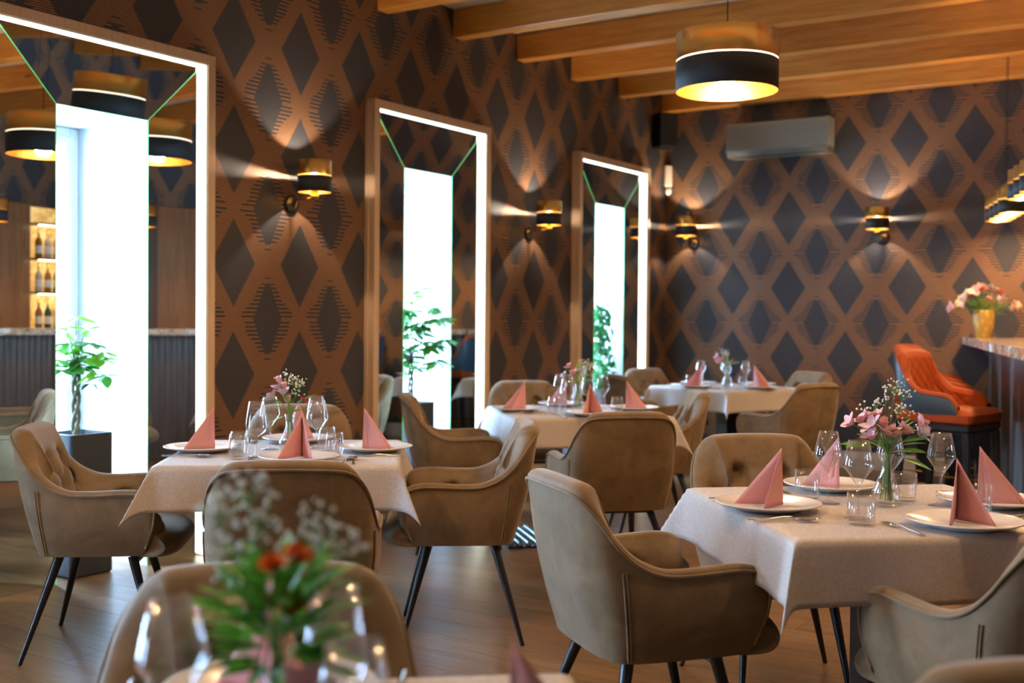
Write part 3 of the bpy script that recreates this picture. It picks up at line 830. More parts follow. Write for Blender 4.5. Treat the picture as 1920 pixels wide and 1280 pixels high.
def cutlery(kind):
    e = empty(kind)
    h = MB(); pts = []
    L = {'fork': .19, 'knife': .21, 'spoon': .19}[kind]
    def blade(ws, z=0.002, th=.0018):
        rows = []
        for y_, w_, dz in ws: rows.append([(-w_, y_, z + dz), (w_, y_, z + dz), (w_ * .8, y_, z + dz + th), (-w_ * .8, y_, z + dz + th)])
        h.grid([[Vector(p) for p in r_] for r_ in rows], closev=True); h.add(rows[0], [(0, 1, 2, 3)]); h.add(rows[-1], [(0, 1, 2, 3)])
    blade([(-L / 2, .004, 0), (-L / 2 + .01, .0062, 0), (-L / 2 + .06, .0042, .002), (0.0, .0026, .006), (.02, .0026, .005)])
    if kind == 'knife': blade([(.018, .004, .003), (.03, .008, .0), (.075, .0085, 0), (L / 2, .003, 0)], th=.001)
    h.obj('handle', MAT['steel'], e)
    if kind == 'fork':
        f = MB()
        rows = [[(-w_, y_, z_), (w_, y_, z_), (w_, y_, z_ + .0015), (-w_, y_, z_ + .0015)] for y_, w_, z_ in ((.02, .003, .007), (.032, .009, .004), (.045, .0115, .003), (.05, .0115, .003))]
        f.grid([[Vector(p) for p in r_] for r_ in rows], closev=True)
        for k in range(4): x0 = -.0115 + k * .0066; f.box((x0, .05, .003), (x0 + .0032, .093, .0045))
        f.obj('tines', MAT['steel'], e)
    if kind == 'spoon':
        f = MB(); n = 10
        P = [[Vector((.019 * math.sin(PI * min(1, max(0.03, i / n))) ** .6 * (-1 + 2 * j / 8), .018 + .07 * i / n, .009 - .007 * math.sin(PI * i / n) * (1 - ((-1 + j / 4)) ** 2))) for j in range(9)] for i in range(n + 1)]
        f.grid(P); o = f.obj('bowl', MAT['steel'], e); so = o.modifiers.new('t', 'SOLIDIFY'); so.thickness = .001
    return e
cut = {k: cutlery(k) for k in ('fork', 'knife', 'spoon')}
index_children()
PARK = []                                   # prototypes: first use takes them over
used = set()
def put(proto, loc, rz, label, cat, group):
    if proto.name not in used:
        used.add(proto.name); proto.location = loc; proto.rotation_euler = (0, 0, rz); return tag(proto, label, cat, group)
    return clone(proto, loc, rz, label, cat, group)
rg = random.Random(2)
SEAT = {'near': (0, -1, 0), 'right': (1, 0, R(90)), 'far': (0, 1, R(180)), 'left': (-1, 0, R(-90))}
GLASS = {'front left table': {'near': ((-.105, -.200), (-.165, -.262)), 'left': ((-.085, .055), (-.175, -.165)), 'far': ((.098, .105), (.150, .020)), 'right': ((.125, -.135), (.195, -.195))},
         'front right table': {'near': ((-.155, -.170), (-.190, -.265)), 'left': ((-.130, .085), (-.150, .190)), 'far': ((.060, .070), (.125, .110)), 'right': ((.190, .010), (.215, -.150))}}
for nm, ((cx, cy2), th, h, seed) in TABLES.items():
    for sname, (sx_, sy_, ra) in SEAT.items():
        if nm == 'foreground table' and sname in ('near',): continue
        plc = '%s side of the %s' % (sname, nm)
        d = h - 0.105
        ox = .07 if sname == 'near' and nm in ('front left table', 'front right table') else 0
        X_, Y_ = local(nm, sx_ * d + ox, sy_ * (d - ox * .35)); rz = th + ra
        put(plate, (X_, Y_, ZT), rg.uniform(0, 6), 'white dinner plate on the %s' % plc, 'plate', 'white dinner plates')
        v = rg.randrange(3)
        put(nap_meshes[v], (X_, Y_, ZT + .010), rz + rg.uniform(-.22, .22), 'pink napkin folded upright on the plate, %s' % plc, 'napkin', 'pink folded napkins')
        lx, ly = math.cos(rz), math.sin(rz); fx, fy = -math.sin(rz), math.cos(rz)   # right and forward of the diner
        def at(a, b_): return (X_ + lx * a + fx * b_, Y_ + ly * a + fy * b_, ZT)
        k = 0 if (sname in ('left', 'right')) else 1
        if nm == 'far table': k = 0
        if nm == 'front right table': k = 0
        gp = GLASS.get(nm, GLASS['front left table'])[sname]
        put(wine[k], (*local(nm, *gp[0]), ZT), 0, 'clear stemmed wine glass set for the %s' % plc, 'wine glass', 'stemmed wine glasses')
        tk = 1 if nm == 'front right table' else 0
        put(tumb[tk], (*local(nm, *gp[1]), ZT), 0, 'clear water tumbler set for the %s' % plc, 'glass', 'water tumblers')
        put(cut['fork'], at(-.182, -.02), rz + rg.uniform(-.12, .12), 'steel fork lying left of the plate on the %s' % plc, 'fork', 'steel forks')
        put(cut['knife'], at(.178, -.02), rz + rg.uniform(-.1, .1), 'steel knife lying right of the plate on the %s' % plc, 'knife', 'steel knives')
        put(cut['spoon'], at(.205, -.02), rz + rg.uniform(-.1, .1), 'steel spoon lying beside the knife on the %s' % plc, 'spoon', 'steel spoons')

# ---------------------------------------------------------------- flowers
def petal_mesh(L, W, curl, name, mat):
    P = []
    for i in range(7):
        s_ = i / 6; w_ = W * math.sin(PI * min(.97, s_ * .86 + .08)) ** .8
        P.append([Vector((w_ * (-1 + k / 2), L * s_ * (1 - curl * .25 * s_), curl * L * .5 * s_ * s_ - abs(-1 + k / 2) * -w_ * .25)) for k in range(5)])
    return MB().grid(P)
def bloom_mesh(style, mat, seed):
    rg_ = random.Random(seed); mb = MB()
    def petals(n, L, W, tilt, curl, off=0):
        for k in range(n):
            a = 2 * PI * k / n + off + rg_.uniform(-.12, .12); t_ = tilt + rg_.uniform(-.12, .12)
            pm_ = petal_mesh(L * rg_.uniform(.9, 1.1), W, curl, '', None)
            Mx = Matrix.Rotation(a, 3, 'Z') @ Matrix.Rotation(t_, 3, 'X')
            mb.add([Mx @ Vector(v) for v in pm_.v], pm_.f, True)
    if style == 'lily':
        petals(3, .036, .0165, R(46), -.5); petals(3, .034, .0125, R(54), -.5, PI / 3)
    elif style == 'bud':
        petals(6, .030, .011, R(70), -.2)
    else:
        petals(9, .020, .0075, R(20), .2); petals(8, .017, .007, R(42), .2, .3); petals(6, .014, .006, R(62), .2, .1)
    me = mb.mesh('flower', mat)
    return me
def leaf_mesh(name, L, W, mat, bend=.25):
    P = []
    for i in range(8):
        s_ = i / 7; w_ = W * (math.sin(PI * (s_ * .94 + .03)) ** .75)
        P.append([Vector((w_ * q, L * s_, -bend * L * s_ * s_ - .25 * w_ * (1 - abs(q)) )) for q in (-1, -.5, 0, .5, 1)])
    return MB().grid(P).mesh(name, mat)
BL = {}
for st, mk in (('lily', 'bloom_pink'), ('lily', 'bloom_lilac'), ('bud', 'bloom_pink'), ('bud', 'bloom_lilac'), ('pom', 'bloom_red'), ('pom', 'bloom_coral'), ('pom', 'bloom_cream'), ('pom', 'bloom_salmon'), ('pom', 'bloom_orange'), ('lily', 'bloom_cream')):
    BL[(st, mk)] = bloom_mesh(st, MAT[mk], len(BL) + 3)
LFM = leaf_mesh('leaf', .075, .0125, MAT['leaf_d'])
def place_mesh(name, me, parent, loc, dirv, roll=0, sc=1.0, axis='Z'):
    o = bpy.data.objects.new(name, me); COL.objects.link(o); o.parent = parent
    d = Vector(dirv).normalized(); q = d.to_track_quat(axis, 'Y' if axis == 'Z' else 'Z')
    o.rotation_mode = 'QUATERNION'; o.rotation_quaternion = q @ Matrix.Rotation(roll, 3, axis).to_quaternion(); o.location = loc; o.scale = (sc,) * 3
    return o
VASE_H = 0.155
def table_vase(x, y, z, label, s=1.0):
    v = tag(empty('bud_vase', (x, y, z)), label, 'vase', 'clear teardrop vases')
    MB().lathe([(.001, 0), (.024 * s, 0), (.034 * s, .008), (.042 * s, .028), (.040 * s, .050), (.026 * s, .078), (.0155 * s, .105), (.0140 * s, .130), (.020 * s, VASE_H), (.0188 * s, VASE_H), (.0125 * s, .130), (.0138 * s, .105), (.024 * s, .078), (.037 * s, .050), (.038 * s, .028), (.028 * s, .011), (.001, .008)], 36).obj('glass_body', MAT['glass'], v)
    return v
def bouquet(x, y, z, label, blooms, leaves, gyps, seed, neck=VASE_H, group='table bouquets', sr=.012):
    """blooms: (mesh key, dx, dy, dz above neck)"""
    rg_ = random.Random(seed); t = tag(empty('flower_bouquet', (x, y, z)), label, 'flowers', group)
    st = MB(); nk = Vector((0, 0, neck))
    def stem(tip, r_=.0016):
        tip = Vector(tip); a = rg_.uniform(0, 6.28); foot = Vector((.018 * math.cos(a), .018 * math.sin(a), .018 if neck < .2 else neck - .12))
        k_ = nk + Vector((math.cos(a), math.sin(a), 0)) * rg_.uniform(0, sr * .7)
        st.tube(catmull([foot, (foot + k_) / 2 - Vector((0, 0, .01)), k_, k_.lerp(tip, .5) + Vector((0, 0, .012)), tip], 12), r_, 5)
    for key, dx, dy, dz in blooms:
        p = Vector((dx, dy, neck + dz)); stem(p)
        o = place_mesh('flower', BL[key], t, p, Vector((dx * 1.0, dy * 1.0, .05 + abs(dz) * .25)), rg_.uniform(0, 6), rg_.uniform(.95, 1.15))
    for dx, dy, dz, ln in leaves:
        b0 = nk + Vector((dx, dy, dz)) * .5; d = Vector((dx, dy, dz * .5))
        place_mesh('leaf', LFM, t, b0, d, rg_.uniform(-.6, .6), ln, 'Y')
    if gyps:
        g = MB(); gs = MB()
        for gx, gy, gz, n_, sp_ in gyps:
            c = Vector((gx, gy, neck + gz)); stem(c - Vector((0, 0, .02)), .0009)
            for k in range(n_):
                p = c + Vector((rg_.gauss(0, sp_), rg_.gauss(0, sp_), rg_.gauss(0, sp_ * .8)))
                g.ball(p, rg_.uniform(.0022, .0036), 6, 4); gs.tube([c - Vector((0, 0, .02)), p], .0004, 3, cap=False)
        o = g.obj('baby_breath', MAT['gyp'], t, norm=False); o['kind'] = 'stuff'; o = gs.obj('fine_stems', MAT['stem'], t, norm=False); o['kind'] = 'stuff'
    st.obj('stems', MAT['stem'], t, norm=False)
    return t
# directions: r = image right, e = away from camera (horizontal)
RX, RY = cy, sy; EX, EY = -sy, cy
def ie(r_, e_): return (RX * r_ + EX * e_, RY * r_ + EY * e_)
def bl(lst): return [(k, *ie(a, b_), z_) for k, a, b_, z_ in lst]
def lf(lst): return [(*ie(a, b_), z_, l_) for a, b_, z_, l_ in lst]
def gy(lst): return [(*ie(a, b_), z_, n_, s_) for a, b_, z_, n_, s_ in lst]
LP, LL, BP, BLi, RD = ('lily', 'bloom_pink'), ('lily', 'bloom_lilac'), ('bud', 'bloom_pink'), ('bud', 'bloom_lilac'), ('pom', 'bloom_red')
VP = {'front left table': (1.600, 3.33), 'middle table': (1.41, 5.97), 'far table': (1.23, 8.72), 'front right table': (3.915, 3.42), 'foreground table': (3.915, 0.92)}
for nm, (vx, vy) in VP.items(): table_vase(vx, vy, ZT, 'clear teardrop vase at the centre of the %s' % nm, 1.0 if nm != 'foreground table' else .9)
vx, vy = VP['front left table']
bouquet(vx, vy, ZT, 'bouquet of lilac lilies, one crimson carnation and white sprays on the front left table',
        bl([(LL, -.040, 0, .100), (LL, -.068, .01, .060), (LL, -.02, -.01, .080), (BP, -.012, .02, .045), (RD, .052, -.012, .055), (BLi, -.035, -.015, .125), (BP, -.015, -.015, .10)]),
        lf([(-.03, 0, .11, .9), (-.07, 0, .05, .8), (.07, .01, .10, 1.0), (-.05, .01, -.02, .8), (.03, 0, -.02, .8), (.05, .02, .09, .8), (-.05, -.01, .08, .8), (.02, -.01, .02, .7)]),
        gy([(.012, .01, .135, 34, .016), (.038, 0, .12, 28, .014), (-.02, .02, .16, 10, .008), (.02, .01, .09, 16, .014)]), 1)
vx, vy = VP['middle table']
bouquet(vx, vy, ZT, 'bouquet of pale pink lilies with a crimson bloom and white sprays on the middle table',
        bl([(LP, -.052, 0, .095), (LL, -.075, 0, .045), (LP, -.022, -.01, .060), (LL, .01, .01, .065), (RD, .072, 0, .070), (BP, -.04, .01, .03)]),
        lf([(-.04, 0, .02, .8), (.04, 0, .03, .8), (.0, .01, .10, 1.0), (.05, .01, .07, .9), (-.05, 0, .07, .8)]),
        gy([(.045, .01, .125, 34, .018), (.07, 0, .10, 26, .015), (.02, .02, .13, 18, .014)]), 2)
vx, vy = VP['far table']
bouquet(vx, vy, ZT, 'bouquet of pale pink blooms and one crimson gerbera on the far table',
        bl([(LP, -.075, 0, .085), (LP, -.055, -.01, .045), (LL, -.005, .01, .095), (RD, .045, 0, .065), (RD, .040, .0, .058), (BP, -.03, 0, .07), (LP, -.065, .01, .06)]),
        lf([(-.03, 0, .05, .9), (.07, 0, .07, .9), (.02, 0, .06, .9), (.0, 0, .1, .8)]),
        gy([(-.03, .01, .13, 26, .018), (-.005, 0, .125, 18, .013)]), 3)
vx, vy = VP['front right table']
bouquet(vx, vy, ZT, 'fullest bouquet, pink lilies with leaves and white sprays on the front right table',
        bl([(LP, -.100, 0, .085), (LP, -.062, .01, .090), (LP, -.030, 0, .100), (LL, -.050, -.02, .075), (LP, -.045, -.015, .045), (LP, .0, -.01, .055), (LP, .045, 0, .060), (LP, .090, 0, .085), (LL, .095, .01, .055), (BP, -.015, -.02, .075), (LP, .02, .0, .05)]),
        lf([(-.10, 0, .05, 1.1), (-.08, -.01, .04, 1.1), (.10, 0, -.03, 1.2), (.08, .01, .02, 1.0), (.09, 0, .07, 1.0), (.03, 0, .10, 1.0), (.05, .01, .11, 1.0), (-.02, .01, .03, .9), (.01, -.01, .01, .9), (.06, -.02, .05, 1.0), (-.04, .02, .06, .9)]),
        gy([(-.035, .01, .150, 16, .014), (.02, .0, .20, 26, .018), (.045, .01, .175, 22, .015), (.03, 0, .135, 18, .014), (-.06, .02, .135, 8, .012), (.055, .01, .12, 14, .014), (.0, .02, .16, 12, .012)]), 4)
vx, vy = VP['foreground table']
rg2 = random.Random(9)
bouquet(vx, vy, ZT, 'blurred bouquet of green leaves, white sprays and an orange bloom on the foreground table',
        bl([(('pom', 'bloom_orange'), .025, -.03, .125), (('pom', 'bloom_orange'), .000, -.03, .115), (('pom', 'bloom_orange'), .02, -.03, .07), (LP, -.02, 0, .06), (LP, .035, -.06, -.02)]),
        lf([(math.cos(a_) * r_, math.sin(a_) * r_, z_, .55 + 3 * abs(r_ - .07)) for a_, r_, z_ in [(rg2.uniform(0, 6.28), rg2.uniform(.03, .11), rg2.uniform(.0, .20)) for _ in range(170)]]),
        gy([(-.065, 0, .175, 26, .014), (-.035, 0, .20, 26, .014), (-.02, 0, .165, 22, .014), (-.045, -.02, .14, 20, .016), (.045, 0, .155, 26, .016), (.070, 0, .14, 22, .016), (-.04, 0, .10, 20, .016), (.01, 0, .13, 16, .02), (-.01, -.02, .07, 14, .016), (.09, 0, .13, 6, .006)]), 5)

# ---------------------------------------------------------------- potted trees
def planter(y, label, z=.71, x=-.02):
    t = tag(empty('planter', (x, y, 0)), label, 'planter', 'tall anthracite planters')
    mb = MB(); w_, d_ = .125, .125; hh = z
    def ring(hw, zz): 
        r_ = .022; pts = []
        for sx_, sy_, a0 in ((1, 1, 0), (-1, 1, 90), (-1, -1, 180), (1, -1, 270)):
            for k in range(4):
                a = R(a0 + 30 * k); pts.append(Vector((-.125 + sx_ * (hw - r_) + r_ * math.cos(a), sy_ * (hw - r_) + r_ * math.sin(a), zz)))
        return pts
    rows = [ring(.115, 0), ring(.125, .01), ring(.125, hh), ring(.112, hh), ring(.112, hh - .06)]
    mb.grid(rows, closev=True, smooth=False); mb.add(rows[0], [tuple(range(16))]); mb.obj('box', MAT['planter'], t)
    so_ = MB(); so_.add(ring(.1118, hh - .055), [tuple(range(16))]); so_.obj('soil', MAT['soil'], t)
    pb = MB(); rg_ = random.Random(int(y * 10))
    for k in range(150): pb.ball((-.125 + rg_.uniform(-.1, .1), rg_.uniform(-.1, .1), hh - .045 + rg_.uniform(0, .014)), rg_.uniform(.007, .012), 6, 4, .7)
    o = pb.obj('pebbles', MAT['pebble'], t, norm=False); o['kind'] = 'stuff'
    return t
LS = {'a': leaf_mesh('leaf', .125, .029, MAT['leaf_a'], .22), 'b': leaf_mesh('leaf', .110, .026, MAT['leaf_b'], .15), 'c': leaf_mesh('leaf', .080, .021, MAT['leaf_c'], .3)}
LS['dead'] = leaf_mesh('leaf', .07, .016, MAT['bark'], .6)
def schefflera(x, y, z0, ztr, clusters, label, seed, sc=1.0):
    rg_ = random.Random(seed); t = tag(empty('schefflera_tree', (x, y, z0 - .055)), label, 'plant'); z0 = .055
    H = ztr
    for k in range(3):
        pts = [(.015 * math.cos(2 * PI * k / 3 + s_ * 9), .015 * math.sin(2 * PI * k / 3 + s_ * 9), H * s_) for s_ in [i / 24 for i in range(25)]]
        MB().tube(pts, .009, 8).obj('trunk', MAT['bark'], t)
    tw = MB()
    for (r_, e_, z_, n_, kind, lsc) in clusters:
        dx, dy = ie(r_, e_); c = Vector((dx, dy, z_)); b0 = Vector((0, 0, H - .01))
        tw.tube(catmull([b0, b0.lerp(c, .5) + Vector((0, 0, .02)), c], 7), .0022, 5)
        outw = Vector((dx, dy, .05)).normalized() if (abs(dx) + abs(dy)) > .01 else Vector((0, 0, 1))
        for k in range(n_):
            a = 2 * PI * k / n_ + rg_.uniform(-.2, .2)
            d = Vector((math.cos(a), math.sin(a), rg_.uniform(-.55, .15))) + outw * .35
            place_mesh('leaf', LS[kind], t, c + d.normalized() * .008, d, rg_.uniform(-.4, .4), lsc * sc * rg_.uniform(.85, 1.1), 'Y')
    tw.obj('twigs', MAT['bark'], t, norm=False)
    return t
planter(3.625, 'tall anthracite planter of white pebbles standing in the first window')
cl1 = [(0.0, 0, .63, 6, 'b', .85), (-.045, 0, .56, 7, 'b', .9), (.05, .0, .57, 7, 'b', .9), (.085, 0, .50, 7, 'a', .85), (-.08, 0, .48, 6, 'b', .9), (-.02, -.02, .50, 7, 'a', .9), (.03, -.03, .46, 7, 'b', .85),
       (.125, 0, .42, 7, 'b', .9), (.10, -.02, .36, 6, 'b', .85), (-.07, 0, .37, 7, 'a', 1.0), (-.03, -.03, .38, 7, 'a', 1.0), (.04, -.02, .38, 7, 'a', .85), (.15, .01, .34, 6, 'a', .85), (-.10, .0, .42, 6, 'a', .9), (.075, 0, .30, 4, 'dead', .8),
       (.06, .03, .44, 6, 'a', .9), (-.05, .04, .46, 6, 'b', .9), (.0, .05, .42, 6, 'a', .9), (-.085, .02, .31, 6, 'a', .9), (.13, .03, .46, 5, 'b', .8)]
schefflera(-.15, 3.62, .71, .40, cl1, 'braided schefflera with bright green leaves in the first window planter', 3)
planter(6.33, 'tall anthracite planter before the second window, behind a velvet chair')
cl2 = [(.05, 0, .84, 7, 'b', .85), (.01, 0, .80, 6, 'b', .85), (.0, .02, .73, 6, 'b', .8)]
rg3 = random.Random(12)
for k in range(34):
    zz = .28 + .44 * k / 33; hw_ = .17 * math.sin(PI * min(1, (zz - .16) / .66)) + .03
    cl2.append((.045 + rg3.uniform(-1, 1) * hw_, rg3.uniform(-.07, .07), zz, 7, 'a', rg3.uniform(.8, 1.0)))
schefflera(-.145, 6.33, .71, .36, cl2, 'tall dark green schefflera standing in the second window', 5)
planter(9.06, 'tall anthracite planter standing in the third window', .66)
rgf = random.Random(8)
tf = tag(empty('ficus_tree', (-.14, 9.07, .605)), 'bushy weeping ficus with small dark leaves in the third window', 'plant')
MB().tube([(0, 0, 0), (.01, .01, .3), (0, 0, .6), (-.01, .01, .8)], [.012, .010, .007, .003], 8).obj('trunk', MAT['bark'], tf)
tw = MB()
for k in range(42):
    zz = .06 + .76 * (k / 41); wid_ = .16 * (1 - abs(k / 41 - .35) * .9)
    a = k * 2.4; c = Vector((wid_ * math.cos(a), wid_ * .9 * math.sin(a), zz + .02)); b0 = Vector((0, 0, max(.08, zz - .08)))
    tw.tube(catmull([b0, b0.lerp(c, .6) + Vector((0, 0, .03)), c - Vector((0, 0, .02))], 6), .0018, 4)
    for j in range(7):
        s_ = (j + 1) / 7; p = b0.lerp(c, s_) + Vector((0, 0, .03 * math.sin(PI * s_)))
        d = Vector((rgf.uniform(-1, 1), rgf.uniform(-1, 1), rgf.uniform(-.9, .1)))
        place_mesh('leaf', LS['c'], tf, p, d, rgf.uniform(-1, 1), rgf.uniform(.8, 1.15), 'Y')
tw.obj('twigs', MAT['bark'], tf, norm=False)

# ---------------------------------------------------------------- bar
BANG = R(15.2)
bar_o = (2.97, YB, 0)       # where the bar front meets the end wall; local +X runs away from the wall towards the camera
BRZ = -(PI / 2 - BANG)
def bl2w(a, b_, z=0):       # a along the bar, b_ towards the guests' side is negative
    ca, sa = math.cos(BRZ), math.sin(BRZ)
    return (bar_o[0] + a * ca - b_ * sa, bar_o[1] + a * sa + b_ * ca, z)
# local frame of the bar: +X along, +Y to the bartender side (world +x)
bt = tag(empty('bar_counter', bar_o, BRZ), 'long bar with a veined stone top and fluted brown front', 'bar')
LB = 5.3
P = []
for i in range(261):
    a = .02 + LB * i / 260
    P.append([Vector((a, -.0 + .012 * math.sin(a * 2 * PI / .11), z_)) for z_ in (0.0, 1.12)])
fb = MB().grid(P)
fb.box((.04, .03, 0), (LB, .07, 1.12)); fb.obj('fluted_front', MAT['fascia'], bt, norm=False)
rgs = random.Random(5); top = MB(); nseg = 120
for zz in (0, 1): pass
e0, e1 = [], []
for i in range(nseg + 1):
    a = -.0 + (LB + .2) * i / nseg
    e0.append((a - .055 if i == 0 else a, -.225 + rgs.uniform(-.008, .008))); e1.append((a, .30))
r_t = [Vector((a, b_, 1.178)) for a, b_ in e0]; r_b = [Vector((a, b_ + rgs.uniform(-.003, .008), 1.122)) for a, b_ in e0]
top.grid([r_t, r_b], smooth=False); top.grid([r_t, [Vector((max(a, .09), b_, 1.178)) for a, b_ in e1]], smooth=False); top.grid([r_b, [Vector((max(a, .09), b_, 1.122)) for a, b_ in e1]], smooth=False)
top.box((.09, .29, 1.122), (LB + .2, .30, 1.178)); top.obj('stone_top', MAT['stone'], bt)
# wall cladding and lit shelves behind the bar
cl = tag(empty('back_bar', (XR, 0, 0)), 'walnut clad back bar with lit onyx bottle shelves', 'shelving')
CZ = 2.47
MB().bbox((-.16, 7.20, 0), (-.001, 7.46, CZ), .003).obj('column', MAT['darkwood'], cl)
for (a, b_) in ((7.47, 8.12),): MB().bbox((-.09, a, 0), (-.001, b_, CZ), .003).obj('panel', MAT['walnut'], cl)
for (a, b_) in ((9.01, 10.10), (5.2, 6.2), (6.21, 7.19), (4.1, 5.19)): MB().bbox((-.05, a, 0), (-.001, b_, CZ), .003).obj('panel', MAT['walnut'], cl)
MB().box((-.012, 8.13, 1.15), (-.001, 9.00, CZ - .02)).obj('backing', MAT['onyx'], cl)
MB().bbox((-.35, 8.13, .0), (-.013, 9.00, 1.15), .003).obj('cabinet', MAT['darkwood'], cl)
for z_ in (1.52, 1.88, 2.25): MB().bbox((-.22, 8.13, z_), (-.013, 9.00, z_ + .02), .002).obj('shelf', MAT['darkwood'], cl)
for z_ in (1.512, 1.872, 2.242): MB().box((-.20, 8.15, z_), (-.17, 8.98, z_ + .006)).obj('shelf_light', MAT['bulb'], cl)
bprof = [(.001, 0), (.036, 0), (.038, .004), (.038, .17), (.030, .20), (.014, .225), (.013, .285), (.001, .285)]
bots = []
for mk in ('bottle_green', 'bottle_clear', 'bottle_amber'):
    e = empty('bottle'); MB().lathe(bprof, 20).obj('glass_body', MAT[mk], e); MB().lathe([(.0385, .05), (.0385, .13)], 20).obj('label', MAT['paper'], e); MB().lathe([(.001, .31), (.0145, .31), (.0145, .25)], 14).obj('cap', MAT['gold'], e); bots.append(e)
index_children()
for lv, z_ in (('counter', 1.15), ('lowest shelf', 1.54), ('middle shelf', 1.90), ('top shelf', 2.27)):
    if lv == 'top shelf': continue
    for k in range(7):
        mk = rgs.randrange(3); nm_ = ('dark green', 'pale', 'amber')[mk]
        put(bots[mk], (XR - .12, 8.20 + .12 * k, z_), 0, '%s bottle on the %s of the back bar, %s from the camera side' % (nm_, lv, ('first', 'second', 'third', 'fourth', 'fifth', 'sixth', 'seventh')[k]), 'bottle', 'bottles on the lit back bar, %s' % lv)
# lamp clusters over the bar
def cluster(a0, label):
    cx, cy3, _ = bl2w(a0, .02); CRZ = BRZ + R(3); t = tag(empty('bar_pendant', (cx, cy3, 0), CRZ), label, 'pendant lamp', 'four shade lamps over the bar')
    zt = 2.34
    MB().bbox((-.40, -.012, zt), (.40, .012, zt + .02), .003).obj('rail', MAT['black_metal'], t)
    for a in (-.04, .04): MB().tube([(a, 0, zt + .02), (a, 0, ZC)], .0025, 6).obj('cord', MAT['black_metal'], t)
    for k in range(4):
        a = -.33 + .22 * k; g = empty('shade', (a, 0, 2.10), 0, t)
        up_, lo, li = shade_mb(0.100, 0.0, 0.19, 0.10, n=30)
        up_.obj('gold_band', MAT['gold'], g); lo.obj('black_band', MAT['black_fabric'], g); li.obj('lining', MAT['gold_in'], g)
        MB().lathe([(.001, .24), (.02, .24), (.02, .07), (.001, .07)], 14, (0, 0, 0)).obj('bulb_holder', MAT['brass'], g)
        MB().ball((0, 0, .045), .026, 12, 8).obj('bulb', MAT['bulb'], g)
        wx, wy = cx + a * math.cos(CRZ), cy3 + a * math.sin(CRZ); light('bar_light', 'POINT', (wx, wy, 2.145), BAR_W, LAMP_COL, shadow_soft_size=.03)
cluster(.83, 'row of four gold and black shades over the far end of the bar')
cluster(2.52, 'row of four gold and black shades over the bar, cut by the right edge')
cluster(4.2, 'row of four gold and black shades over the near end of the bar')

